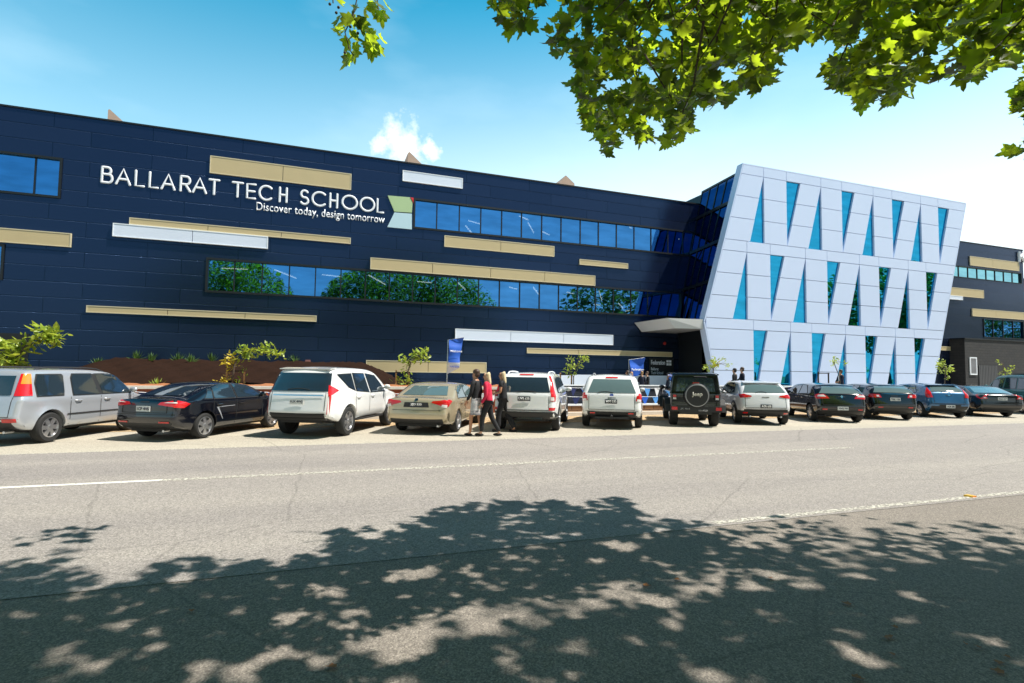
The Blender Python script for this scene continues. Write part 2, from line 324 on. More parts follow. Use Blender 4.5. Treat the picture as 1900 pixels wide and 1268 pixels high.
M['rust_wall'] = mat('rust_wall', (.30, .075, .03), .9, noise=.35, nscale=5, bump=.4, bscale=20)
M['flag_blue'] = mat('flag_blue', (.012, .10, .52), .6)
M['flag_sky'] = mat('flag_sky', (.10, .34, .80), .6)
M['flag_navy'] = mat('flag_navy', (.010, .018, .10), .6)
M['flag_white'] = mat('flag_white', (.80, .82, .88), .6)
M['salmon'] = mat('roof_fin', (.50, .36, .28), .8, noise=.1, nscale=3)
M['steel'] = mat('steel', (.6, .6, .6), .35, metal=.9)

# ================================================================== SETTING: ground, road, parking
def sheet(name, x0, x1, y0, y1, z, m, nx=1):
    xs = [x0+(x1-x0)*i/nx for i in range(nx+1)]
    v = [(x, y, z) for x in xs for y in (y0, y1)]
    f = [(2*i, 2*i+2, 2*i+3, 2*i+1) for i in range(nx)]
    return tag(obj(name, v, f, m), kind='structure')
sheet('ground', -500, 600, -500, 600, -.02, M['lawn'])
sheet('road', -200, 260, 4.87, 12.62, 0.0, M['asphalt'])
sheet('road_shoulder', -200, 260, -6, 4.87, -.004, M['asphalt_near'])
sheet('parking_strip', -200, 260, 12.62, 18.9, -.004, M['parking'])
M['sandy'] = mat_asphalt('sandy_gravel', (.50, .35, .19), (.33, .21, .11), (.62, .47, .29), 40, patch=.2, dens=.5, bump=.8)
sheet('gravel_strip', -200, 260, 16.3, 18.69, .001, M['sandy'])
sheet('footpath', -200, 260, -14, -6, -.006, M['paving'])
# worn road markings: sheets 4 mm above the asphalt
mk = MB()
def line(x0, x1, y, w, z=.004):
    mk.face([(x0, y-w/2, z), (x1, y-w/2, z), (x1, y+w/2, z), (x0, y+w/2, z)])
def mat_worn(name, col, amt, sc=22, grad=False):
    m, nt, b = _nodes(name); L = nt.links; t = nt.nodes.new('ShaderNodeTexCoord'); n = nt.nodes.new('ShaderNodeTexNoise')
    n.inputs['Scale'].default_value = sc; n.inputs['Detail'].default_value = 4; L.new(t.outputs['Object'], n.inputs['Vector'])
    r = nt.nodes.new('ShaderNodeValToRGB'); r.color_ramp.elements[0].position = amt-.08; r.color_ramp.elements[1].position = amt+.08; L.new(n.outputs['Fac'], r.inputs[0])
    b.inputs['Base Color'].default_value = (*col, 1); b.inputs['Roughness'].default_value = .8
    tr = nt.nodes.new('ShaderNodeBsdfTransparent'); mx = nt.nodes.new('ShaderNodeMixShader')
    L.new(r.outputs[0], mx.inputs[0]); L.new(tr.outputs[0], mx.inputs[1]); L.new(b.outputs[0], mx.inputs[2]); L.new(mx.outputs[0], nt.nodes['Material Output'].inputs[0])
    return m
M['line_good'] = mat_worn('line_good', (.70, .67, .60), .36)
M['line_worn'] = mat_worn('line_worn', (.56, .53, .45), .50)
line(-60, -2.1, 9.22, .13); tag(mk.build('centre_line', M['line_good']), kind='structure')
mk = MB(); line(-2.1, 11.7, 9.22, .16); tag(mk.build('worn_centre_line', M['line_worn']), kind='structure')
mk = MB(); line(4.2, 120, 4.98, .11); tag(mk.build('edge_line', M['line_worn']), kind='structure')
mk = MB(); line(-60, 120, 12.58, .07); tag(mk.build('gutter_line', M['line_worn']), kind='structure')
# bay lines at 57 degrees
mk = MB(); cb, sb = math.cos(rad(57)), math.sin(rad(57))
for i in range(-3, 14):
    x = 7.55+3.03*i; w = .05
    mk.face([(x-w, 14.2, .004), (x+w, 14.2, .004), (x+w+4.2*cb, 14.2+4.2*sb, .004), (x-w+4.2*cb, 14.2+4.2*sb, .004)])
tag(mk.build('bay_lines', M['line_worn']), kind='structure')
mk = MB(); mk.box(-60, 120, 18.7, 18.9, -.1, .13); tag(mk.build('kerb', M['kerb']), kind='structure')
mk = MB(); mk.box(-60, 120, 18.9, 19.3, -.1, .12); tag(mk.build('verge', M['dirt']), kind='structure')
# garden beds and terrace behind the parked cars
def hfield(name, x0, x1, y0, y1, nx, ny, fz, m):
    v = []; f = []
    for j in range(ny+1):
        for i in range(nx+1):
            x = x0+(x1-x0)*i/nx; y = y0+(y1-y0)*j/ny; v.append((x, y, fz(x, y)))
    for j in range(ny):
        for i in range(nx): a = j*(nx+1)+i; f.append((a, a+1, a+nx+2, a+nx+1))
    return tag(obj(name, v, f, m, smooth=True), kind='structure')
def bump2(x, y): return .04*math.sin(3.1*x+1.7*y)+.03*math.sin(7.3*x-4.1*y)+.02*math.sin(13*x+9*y)
def mound(x, y):
    e = min(1, max(0, (x+9.4)/2.0))*min(1, max(0, (4.2-x)/2.5)); e = e*e*(3-2*e)
    return .95+e*.98*min(1, max(0, (y-19.9)/4.4))**.8+bump2(x, y)*.9+bump2(2.3*x+1, 2.1*y)*.5
hfield('mulch_mound', -9.6, 4.4, 20.35, 25.98, 90, 40, mound, M['mulch_dark'])
hfield('bark_strip', -16, 8.2, 19.52, 20.38, 130, 8, lambda x, y: 1.02+.10*math.sin(PI*(y-19.5)/.9)+bump2(x*2, y*2)*.5, M['mulch_bark'])
hfield('terrace', 4.3, 70, 19.6, 26.0, 20, 4, lambda x, y: .30, M['paving'])
hfield('garden_bed', -40, -9.5, 20.35, 25.98, 30, 10, lambda x, y: .95+bump2(x, y)*.5, M['mulch_dark'])
# retaining walls
r = empty('retaining_wall', (-4, 19.4, 0), 'rust coloured garden wall with a pale coping behind the two leftmost cars', 'wall')
MB().box(-12, 12.0, -.1, .12, 0, .98).build('wall', M['rust_wall'], r)
MB().box(-12, 12.04, -.13, .15, .98, 1.07).build('coping', M['kerb'], r)
r = empty('stone_wall', (8.2, 19.35, 0), 'low brown stone wall with a pale capping behind the white wagons', 'wall')
MB().box(-.1, 30, 0, .3, 0, .34).build('wall', M['stone_wall'], r)
MB().box(-.14, 30, -.03, .33, .34, .40).build('coping', M['white_trim'], r)
r = empty('dark_fence', (8.2, 19.6, 0), 'dark blue panel fence hung with bunting below the terrace', 'fence')
f_ = MB(); f_.box(0, 29.9, .1, .14, .4, 1.12); f_.build('fence_panel', mat('fence_panel', (.014, .017, .03), .6), r)
f_ = MB(); f_.box(0, 29.9, .04, .18, 1.12, 1.17); f_.build('rail', M['white_trim'], r)
f_ = MB()
for i in range(11): MB().box(.02+2.95*i, .1+2.95*i, .02, .1, .4, 1.12).build('post', M['dark_frame'], r)

r = empty('terrace_wall', (11, 25.2, .3), 'low pale terrace wall in front of the dark facade', 'wall')
MB().box(-1.8, 7.6, 0, .25, 0, 1.25).build('wall', M['white_panel'], r)

# ================================================================== SCHOOL BUILDING
YF = 26.0; ROOF = 11.72; XL, XR = -34.0, 51.9
B = empty('school_building', (8, YF, 0), 'long navy panelled three storey school with a slanted white entrance block', 'building')
BI = Matrix.Translation((-8, -YF, 0))
def bobj(o):          # parts are modelled in world coordinates, then carried by their parent
    if o.parent is B: o.matrix_parent_inverse = BI
    return o
def part(mb, name, m, parent=None, **k): 
    o = mb.build(name, m, parent or B, **k); return bobj(o)
def rect(p, D=YF):    # px corners TL,TR,BL,BR -> x0,x1,z0,z1
    w = [wall(x, y, D) for x, y in p]
    return ((w[0][0]+w[2][0])/2, (w[1][0]+w[3][0])/2, (w[2][1]+w[3][1])/2, (w[0][1]+w[1][1])/2)
S1 = rect([(766.9, 368.5), (1285.9, 429.6), (766.9, 425), (1274, 475.4)])
S2 = rect([(382.2, 478.4), (1259, 542.5), (381.3, 541.7), (1256, 591)])
SA = rect([(0, 282.3), (117.5, 292.4), (0, 358.8), (112.4, 368.2)]); SA = (-30, SA[1], SA[2], SA[3])
SB = (-30, wall(8, 480)[0], wall(5, 520)[1], wall(5, 452.8)[1])
SR1 = rect([(1774.8, 492.9), (1896.7, 508), (1772, 513), (1896.7, 528.7)]); SR1 = (39.0, 51.6, SR1[2], SR1[3])
SR2 = rect([(1824.5, 591), (1897, 597), (1824.5, 626.4), (1897, 630)]); SR2 = (SR2[0], 51.6, SR2[2], SR2[3])
S2 = (S2[0], 19.75, S2[2], S2[3]); S1 = (S1[0], 20.72, S1[2], S1[3])
holes = [S1, S2, SA, SB, SR1, SR2]
xs = sorted({XL, XR} | {h[0] for h in holes} | {h[1] for h in holes}); zs = sorted({-.05, ROOF} | {h[2] for h in holes} | {h[3] for h in holes})
w = MB(); T_ = .3
def inh(x, z): return any(h[0] < x < h[1] and h[2] < z < h[3] for h in holes)
cell = {}
for i in range(len(xs)-1):
    for j in range(len(zs)-1):
        cell[i, j] = not inh((xs[i]+xs[i+1])/2, (zs[j]+zs[j+1])/2)
for (i, j), s in cell.items():
    if not s: continue
    a, b_, c, d = xs[i], xs[i+1], zs[j], zs[j+1]
    w.face([(a, YF, c), (b_, YF, c), (b_, YF, d), (a, YF, d)]); w.face([(b_, YF+T_, c), (a, YF+T_, c), (a, YF+T_, d), (b_, YF+T_, d)])
    if not cell.get((i-1, j)): w.face([(a, YF+T_, c), (a, YF, c), (a, YF, d), (a, YF+T_, d)])
    if not cell.get((i+1, j)): w.face([(b_, YF, c), (b_, YF+T_, c), (b_, YF+T_, d), (b_, YF, d)])
    if not cell.get((i, j-1)): w.face([(a, YF, c), (a, YF+T_, c), (b_, YF+T_, c), (b_, YF, c)])
    if not cell.get((i, j+1)): w.face([(a, YF, d), (b_, YF, d), (b_, YF+T_, d), (a, YF+T_, d)])
part(w, 'wall', M['navy'])
part(MB().box(XL-.05, XR+.05, YF-.04, YF+.36, ROOF+.002, ROOF+.07), 'parapet_cap', M['dark_frame'])
part(MB().box(XL, XL+.3, YF+.31, 44, 0, ROOF-.01).box(XR-.3, XR, YF+.31, 44, 0, ROOF-.01).box(XL+.31, XR-.31, 43.7, 44, 0, ROOF-.01), 'side_wall', M['navy'])
part(MB().box(XL+.31, XR-.31, YF+.31, 43.69, ROOF-.9, ROOF-.7), 'roof', M['salmon'])
# dim rooms behind the strips: back wall and floor slabs
inn = MB(); inn.box(XL+.31, XR-.31, YF+4.2, YF+4.3, 0, ROOF-.91)
for z in (4.25, 7.7): inn.box(XL+.31, XR-.31, YF+.32, YF+4.19, z-.12, z+.12)
part(inn, 'interior', M['dark'])
def strip(h, n, glass='glass_strip', x0=None, fw=.09, mull=None):
    a, b_, c, d = h; f = MB(); y0, y1 = YF-.05, YF+.12
    f.box(a, b_, y0, y1, d-fw, d); f.box(a, b_, y0, y1, c, c+fw); f.box(a, a+fw, y0+.002, y1, c+fw, d-fw); f.box(b_-fw, b_, y0+.002, y1, c+fw, d-fw)
    xm = mull or [a+(b_-a)*k/n for k in range(1, n)]
    for x in xm: f.box(x-.025, x+.025, YF+.02, y1-.01, c+fw, d-fw)
    fo = part(f, 'window_strip', M['dark_frame'])
    g = MB(); xx = [a+fw]+list(xm)+[b_-fw]
    for k in range(len(xx)-1):     # each pane sits a hair out of true, so its reflection breaks at the joint
        t = random.uniform(-.004, .004); u = random.uniform(-.004, .004)
        g.face([(xx[k], YF+.06+t, c+fw), (xx[k+1], YF+.06-t, c+fw), (xx[k+1], YF+.06-t+u, d-fw), (xx[k], YF+.06+t+u, d-fw)])
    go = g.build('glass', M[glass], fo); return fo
pw = (S1[1]-S1[0])/13.6
strip(S1, 0, mull=[wall(x, 440)[0] for x in (810, 852, 892, 931, 968, 1005.6, 1041.6, 1077.3, 1111, 1144.5, 1177.2, 1208.6, 1240, 1268)])
m0, m1 = wall(435, 500)[0], wall(632.8, 510)[0]; st = (m1-m0)/4
strip(S2, 0, mull=[m0+st*k for k in range(-1, 20) if S2[0]+.3 < m0+st*k < S2[1]-.2])
strip(SA, 0, mull=[wall(64.4, 320)[0]-1.28*k for k in range(0, 16)])
strip(SB, 12); strip(SR1, 12, 'glass_far', fw=.05); strip(SR2, 4, fw=.05)
def panel(p, m, seams=(), D=YF, x0=None, x1=None, name='cladding_panel', off=0.0, lab=None):
    a, b_, c, d = rect(p, D); a = x0 if x0 is not None else a; b_ = x1 if x1 is not None else b_
    mb = MB(); t = .035; y0 = D-.07-off
    cuts = [a+t]+[wall(s, (p[0][1]+p[2][1])/2, D)[0] for s in seams]+[b_-t]
    mb.box(a, b_, y0-.012, D-.002, d-t, d, 1); mb.box(a, b_, y0-.012, D-.002, c, c+t, 1); mb.box(a, a+t, y0-.012, D-.002, c+t, d-t, 1); mb.box(b_-t, b_, y0-.012, D-.002, c+t, d-t, 1)
    for k in range(len(cuts)-1):
        mb.box(cuts[k]+(.012 if k else 0), cuts[k+1]-(.012 if k < len(cuts)-2 else 0), y0, D-.004, c+t, d-t, 0)
    o = part(mb, name, [M['gold'], M['gold_trim']] if m == 'g' else [M['white_panel'], M['white_trim']])
    o['label'] = lab or ('pale gold cladding strip' if m == 'g' else 'white cladding strip')
g = 'g'; wt = 'w'
panel([(390, 290.3), (652, 323.3), (390, 323.3), (651.5, 352.6)], g, (525.8,))
panel([(746.7, 317), (858.5, 331.9), (746.7, 337.6), (857.5, 350.2)], wt)
panel([(240.8, 404.8), (650.7, 441.9), (240.8, 418), (650.7, 453)], g, (387, 523))
panel([(210.5, 414.9), (497.8, 440.2), (210.5, 439.5), (497, 463)], wt, (358.7,), off=.03)
panel([(0, 424), (133.4, 433.4), (0, 450.5), (132.9, 459.4)], g, x0=-18)
panel([(824, 437.2), (1027.9, 458), (824, 458.6), (1027.6, 476.9)], g, (928.7,))
panel([(686.8, 478.9), (1102.4, 512.6), (686.8, 500.5), (1102.4, 531.3)], g, (802, 909.4, 1009.3), off=.06)
panel([(1074.3, 480.9), (1164.4, 490), (1074.3, 491.3), (1164, 499.8)], g)
panel([(161.2, 566.8), (587.4, 586.4), (161.2, 579.5), (587.4, 598.3)], g, (312, 455.5))
panel([(843.7, 609.7), (1136.5, 622.4), (844.5, 630.5), (1136.5, 641.4)], wt, (947, 1044.7))
panel([(678.9, 668.2), (901.8, 673), (678.9, 690), (901.8, 693)], g, (794,))
panel([(977, 645.5), (1246, 654.2), (977, 655.5), (1246, 663.2)], g, (1072.5, 1161.9))
panel([(1798, 475.7), (1889, 487.3), (1798, 491.6), (1889, 504.8)], g, (1840,))
panel([(1760, 533), (1823.5, 539.3), (1760, 549), (1823.5, 553.5)], g, x0=38.5)
panel([(1760, 548), (1784, 550.5), (1760, 556), (1784, 557)], wt, x0=38.5, off=.02)
panel([(1802.3, 572.4), (1897, 580.7), (1802.3, 586.6), (1897, 594.2)], g, (1846,), x1=51.7)
panel([(1746.6, 643), (1764, 643.6), (1746.6, 650.5), (1764, 651)], g, x0=38.5)

# left service door recess
a0, b0 = wall(0, 625)[0], wall(55, 620)[0]
part(MB().box(a0-2, b0, YF-.02, YF-.004, .9, wall(30, 619)[1]), 'service_door', M['dark_frame'])
# roof monitors behind the parapet
def fin(pts, D, dep=3):
    q = [wall(x, y, D) for x, y in pts]; zb = ROOF-.7
    poly = [(q[0][0], zb)]+[q[0]]+[q[1]]+([q[2]] if len(q) > 2 else [])+[(q[-1][0], zb)]
    part(MB().prism(poly, D, D+dep), 'roof_monitor', M['salmon'])
fin([(200.5, 204), (203.5, 203), (231, 228)], 27.6); fin([(757, 284), (760, 282), (782, 304)], 27.6); fin([(1038, 340), (1050, 325.5), (1066, 341)], 27.6)

# dark masonry block under the right wing
x1_ = wall(1761.5, 640)[0]; r1 = ray(1761.5, 633); r2 = ray(1789.7, 629.7); Db = YF*(r1.x/r1.y)/(r2.x/r2.y)
zt_ = wall(1789.7, 629.7, Db)[1]
part(MB().box(x1_, XR-.02, Db, YF-.003, 0, zt_), 'annexe', M['charcoal_block'])
part(MB().box(x1_-.05, XR, Db-.05, YF-.003, zt_+.002, zt_+.1), 'annexe_roof', M['dark_frame'])
a = wall(1798, 663, Db); b_ = wall(1812, 696, Db)
lv = MB(); y = Db-.06; fr = .08
lv.box(a[0], b_[0], y, Db-.003, a[1]-fr, a[1]); lv.box(a[0], b_[0], y, Db-.003, b_[1], b_[1]+fr); lv.box(a[0], a[0]+fr, y, Db-.003, b_[1]+fr, a[1]-fr); lv.box(b_[0]-fr, b_[0], y, Db-.003, b_[1]+fr, a[1]-fr)
lo = part(lv, 'louvre_window', M['white_trim']); sl = MB(); n = 14
for k in range(n):
    z = b_[1]+fr+(a[1]-b_[1]-2*fr)*(k+.1)/n; sl.box(a[0]+fr, b_[0]-fr, Db-.045, Db-.02, z, z+.6*(a[1]-b_[1])/n)
sl.build('slats', mat('louvre_grey', (.28, .28, .30), .6), lo)
a = wall(1815, 678, Db); b_ = wall(1849, 678, Db); dr = MB(); n = 12
for k in range(n):
    x = a[0]+(b_[0]-a[0])*k/n; dr.box(x+.02, x+(b_[0]-a[0])/n-.02, Db-.05, Db-.004, .3, a[1])
part(dr, 'roller_door', mat('roller_door', (.075, .075, .08), .6))
# red brick neighbour just inside the right edge
r = empty('red_brick_building', (56, 27, 0), 'red brick building wall just visible at the far right edge', 'building')
MB().box(-3.9, 12, 0, 8, 0, 9.6).build('wall', M['red_brick'], r)
MB().box(-3.3, -1.2, -.05, .0, 7.6, 8.7).build('window', M['glass_far'], r); MB().box(-3.3, -1.2, -.05, .0, 4.0, 5.4).build('window', M['glass_far'], r)
MB().box(-4.0, 12.1, -.1, 8.1, 9.61, 9.8).build('roof', M['dark_frame'], r)

# ------------------------------------------------------------------ slanted white entrance block
D1 = 22.55; DG = D1+.10; DC = D1+.16
def W1(p): return wall(p[0], p[1], D1)
ztop = (wall(1379.6, 303.6, D1)[1]+wall(1792, 379.6, D1)[1])/2; zbase = .3
TL = (wall(1379.6, 303.6, D1)[0], ztop); KN = W1((1308, 597)); TR = (wall(1792, 379.6, D1)[0], ztop); BRp = W1((1733.4, 711))
BLp = W1((1323.5, 680))
def lerp(a, b, t): return a+(b-a)*t
def xl_out(z): return lerp(KN[0], TL[0], (z-KN[1])/(TL[1]-KN[1])) if z >= KN[1] else lerp(KN[0], BLp[0], (z-KN[1])/(BLp[1]-KN[1]))
def xr_out(z): return lerp(TR[0], BRp[0], (z-TR[1])/(BRp[1]-TR[1]))
U1r = [((1417.7, 329), (1392.3, 450.6), (1417.7, 452.4)), ((1524.4, 349.8), (1500.5, 462.4), (1524.4, 464.7)), ((1621.4, 366.4), (1600.6, 474), (1621.7, 476.7)), ((1709.2, 381.3), (1690.6, 485), (1710.8, 487.9))]
D1r = [((1459.8, 334.5), (1484.9, 339.9), (1460.6, 454)), ((1562.5, 352.5), (1585.3, 355.8), (1563.5, 465.7)), ((1655.5, 369), (1677.7, 372.3), (1657.5, 478.3)), ((1741, 384.6), (1760.9, 387.9), (1743.3, 488.9))]
U2r = [((1386.8, 470.6), (1360.3, 591.5), (1386.8, 593)), ((1495.8, 482), (1472.2, 598.7), (1495.9, 599.9)), ((1595.9, 492.2), (1574, 604.8), (1596.6, 605.8)), ((1686.7, 503.8), (1666.8, 611.5), (1687.3, 612.1))]
D2r = [((1429.7, 472.4), (1455.5, 474.2), (1430.4, 592.2)), ((1535.6, 483), (1558.8, 485), (1536.3, 599.9)), ((1632, 494.5), (1653.2, 496.5), (1632.7, 606.5)), ((1719.1, 505.5), (1739, 506.5), (1720.8, 611.5))]
def mean(l): l = list(l); return sum(l)/len(l)
def zmean(pts): return mean(wall(x, y, D1)[1] for x, y in pts)
rows = []
for U, Dn in ((U1r, D1r), (U2r, D2r)):
    zt = zmean([u[0] for u in U]+[d[0] for d in Dn]+[d[1] for d in Dn]); zb = zmean([u[1] for u in U]+[u[2] for u in U]+[d[2] for d in Dn])
    win = []
    for k in range(4):
        xv = mean((W1(U[k][0])[0], W1(U[k][2])[0])); xb = W1(U[k][1])[0]; win.append(((xv, xb), (xv, xv)))          # ((x_left top,bottom),(x_right top,bottom))
        xv = mean((W1(Dn[k][0])[0], W1(Dn[k][2])[0])); xt = W1(Dn[k][1])[0]; win.append(((xv, xv), (xt, xv)))
    rows.append((zt, zb, win))
# ground row runs down to the base
zt3 = zmean([(1398.8, 612.1), (1424.3, 613.2), (1467.8, 617.6), (1507.2, 617.4), (1531.7, 619), (1570, 622), (1606.5, 623), (1628, 624), (1696.9, 628), (1716, 629.7)]); zb3 = .8
def ext(p, q):     # slanted edge through two photo points, evaluated at row ends
    a = W1(p); b = W1(q); f = lambda z: a[0]+(b[0]-a[0])*(z-a[1])/(b[1]-a[1]); return f(zt3), f(zb3)
def vx(x, y0=620, y1=700): return mean((W1((x, y0))[0], W1((x, y1))[0]))
win = []
xv = vx(1398.8); s = ext((1424.3, 613.2), (1407.9, 708)); win.append(((xv, xv), (s[0], max(xv, s[1]))))
xv = vx(1467.8); s = ext((1467.8, 617.6), (1448.5, 715.6)); win.append(((xv, s[1]), (xv, xv)))
xv = vx(1507.2); s = ext((1531.7, 619), (1517, 714)); win.append(((xv, xv), (s[0], max(xv+.02, s[1]))))
xv = vx(1570); s = ext((1570, 624.7), (1551, 715.8)); win.append(((xv, s[1]), (xv, xv)))
xv = vx(1606.5); s = ext((1628, 624), (1614, 716)); win.append(((xv, xv), (s[0], max(xv+.02, s[1]))))
xv = vx(1662.5); s = ext((1662.5, 629.7), (1646.6, 715.8)); win.append(((xv, s[1]), (xv, xv)))
xv = vx(1697.5); s = ext((1716, 629.7), (1702.5, 714)); win.append(((xv, xv), (s[0], max(xv+.02, s[1]))))
rows.append((zt3, zb3, win))
core = [(xl_out(zbase)+.05, zbase), (KN[0]+.05, KN[1]), (TL[0]+.05, ztop-.05), (TR[0]-.05, ztop-.05), (xr_out(zbase)-.05, zbase)]
part(MB().prism(core, DC, DC+.05), 'block_core', M['box_gap'])
G_ = .014; fp = MB()
def piece(xlt, xrt, xlb, xrb, z1, z0, n=3):
    """one white panel column between two straight edges, cut into n panels; z1 top, z0 bottom"""
    if max(xrt-xlt, xrb-xlb) < .05: return
    for k in range(n):
        ta, tb = k/n, (k+1)/n; za, zc = lerp(z1, z0, ta)-G_, lerp(z1, z0, tb)+G_
        la, lb = lerp(xlt, xlb, ta)+G_, lerp(xlt, xlb, tb)+G_; ra, rb = lerp(xrt, xrb, ta)-G_, lerp(xrt, xrb, tb)-G_
        if ra-la < .01: la = ra = (la+ra)/2-.005; ra += .01
        if rb-lb < .01: lb = rb = (lb+rb)/2-.005; rb += .01
        fp.prism([(lb, zc), (rb, zc), (ra, za), (la, za)], D1, DC-.002)
for ri, (zt, zb, win) in enumerate(rows):
    pl = (xl_out(zt)+.0, xl_out(zb)+.0)
    for (l, r) in win+[((xr_out(zt), xr_out(zb)), None)]:
        piece(pl[0], l[0], pl[1], l[1], zt, zb, 3 if ri < 2 else 3)
        if r: pl = r
# floor bands with vertical joints
bands = [(ztop, rows[0][0]), (rows[0][1], rows[1][0]), (rows[1][1], rows[2][0]), (zb3, zbase)]
for bi, (z1, z0) in enumerate(bands):
    if bi == 0: cuts = [l[0] for l, r in rows[0][2]]
    elif bi < 3: cuts = sorted({round(w_[0][0], 3) for w_ in rows[bi][2]})
    else: cuts = [l[1] for l, r in rows[2][2]]
    pt, pb = xl_out(z1), xl_out(z0)
    for c in cuts+[None]:
        t_, b2 = (c, c) if c is not None else (xr_out(z1), xr_out(z0))
        piece(pt, t_, pb, b2, z1, z0, 1); pt, pb = t_, b2
part(fp, 'front_panels', M['box_white'])
for ri, (zt, zb, win) in enumerate(rows):
    for (l, r) in win:
        P = [(l[1], zb), (r[1], zb), (r[0], zt), (l[0], zt)]; Q = []
        for p in P:
            if not Q or (abs(Q[-1][0]-p[0])+abs(Q[-1][1]-p[1])) > .03: Q.append(p)
        if abs(Q[0][0]-Q[-1][0])+abs(Q[0][1]-Q[-1][1]) < .03: Q.pop()
        t = random.uniform(-.0015, .0015)
        mb = MB(); cx = mean(q[0] for q in Q); mb.prism(Q, DG, DG+.02)
        # frame reveal
        for k in range(len(Q)):
            a, b_ = Q[k], Q[(k+1) % len(Q)]
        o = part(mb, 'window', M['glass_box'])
        for v in o.data.vertices: v.co.y += (v.co.x-cx)*t*4
# white returns along the edge of the slab
RT = MB()
def ret(p, q, th, y0, y1, side):
    a = Vector((p[0], 0, p[1])); b_ = Vector((q[0], 0, q[1])); nrm = Vector(((b_-a).z, 0, -(b_-a).x)).normalized()*side*th
    pts = [a, b_, b_+nrm, a+nrm]; RT.prism([(v.x, v.z) for v in pts], y0, y1)
ret(TL, KN, .06, D1, D1+.42, 1); ret(KN, (xl_out(zbase), zbase), .06, D1, D1+.42, 1)
ret(TR, (xr_out(zbase), zbase), .06, D1, D1+.42, -1)
RT.prism([(TL[0]-.06, ztop), (TR[0]+.04, ztop), (TR[0]+.02, ztop+.06), (TL[0]-.04, ztop+.06)], D1, D1+.42)
part(RT, 'edge_return', M['box_white'])
# block body behind the slab
body = [(xl_out(zbase)+.7, zbase), (KN[0]+.8, KN[1]), (TL[0]+.3, ztop-.45), (TR[0]-.3, ztop-.45), (xr_out(zbase)-.3, zbase)]
part(MB().prism(body, D1+.5, YF+3), 'block_body', M['dark_frame'])
# glazed flank between facade and slab
Wt, Wb = wall(1302, 357), wall(1256, 598)
def flank(u, v):   # u 0 at the facade .. 1 at the slab; v 0 at the knee .. 1 top
    a = Vector((lerp(Wb[0], Wt[0]+.05, v), YF, lerp(KN[1], Wt[1], v))); zf = lerp(KN[1], ztop-.42, v)
    b_ = Vector((xl_out(zf)+.02, D1+.42, zf)); return a.lerp(b_, u)
g_ = MB(); NU, NV = 4, 4; vz = [0, .27, .54, .80, 1.0]
for i in range(NU):
    for j in range(NV): g_.face([flank(i/NU, vz[j]), flank((i+1)/NU, vz[j]), flank((i+1)/NU, vz[j+1]), flank(i/NU, vz[j+1])])
fr = MB()
for i in range(NU+1): fr.bar(flank(i/NU, 0), flank(i/NU, 1), .07)
for j, v in enumerate(vz): fr.bar(flank(0, v)+Vector((-.01, 0, 0)), flank(1, v)+Vector((-.01, 0, 0)), .10 if j in (0, 4) else .16)
fo = part(fr, 'flank_curtain_wall', M['dark_frame']); g_.build('glass', M['glass_side'], fo)
# dark entrance recess under the canopy
part(MB().box(Wb[0]+.1, KN[0]+2.2, D1+1.4, YF-.004, .3, KN[1]), 'entrance_recess', M['dark_frame'])
en = MB(); a = flank(0, 0)
for z0, z1 in ((.35, 1.9), (2.1, 3.6)): en.face([(KN[0]+.35, D1+.46, z0), (Wb[0]+.05, D1+1.36, z0), (Wb[0]+.05, D1+1.36, z1), (KN[0]+.35, D1+.46, z1)])
part(en, 'entrance_glazing', mat_glass('entrance_glass', (.03, .05, .06), .0))
# canopy
cz1 = wall(1307, 592, D1+.05)[1]-.02; cz0 = wall(1307, 610, D1+.05)[1]-.02
def cpt(px, py, z): x, y = gnd(px, py, z); return (x, y)
A = (KN[0]-.07, D1+.06); Bq = cpt(1237, 590.5, cz1); Bq = (Bq[0], max(D1+.05, min(Bq[1], D1+.4))); Cq = (wall(1177, 605, YF-.1)[0], YF-.1)
poly = [A, Bq, Cq, (KN[0]+.8, YF-.01), (KN[0]+.3, D1+.5)]
print('canopy', A, Bq, Cq, cz0, cz1)
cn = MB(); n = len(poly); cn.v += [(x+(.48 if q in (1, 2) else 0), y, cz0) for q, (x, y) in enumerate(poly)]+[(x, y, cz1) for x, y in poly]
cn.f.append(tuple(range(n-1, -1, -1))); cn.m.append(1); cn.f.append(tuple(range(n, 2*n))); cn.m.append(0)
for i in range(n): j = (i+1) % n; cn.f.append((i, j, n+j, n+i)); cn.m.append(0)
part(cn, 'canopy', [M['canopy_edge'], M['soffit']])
# wall fittings under the canopy
x, z = wall(1233.5, 637.5, YF-.05); part(MB().ball((x, YF-.05, z), .09), 'alarm_light', mat('alarm_red', (.5, .02, .01), .4))
x, z = wall(1281, 641, YF-.2); part(MB().ball((x, YF-.12, z), .12).bar((x, YF, z+.05), (x, YF-.12, z), .04), 'camera_dome', mat('dome_grey', (.5, .5, .48), .4))
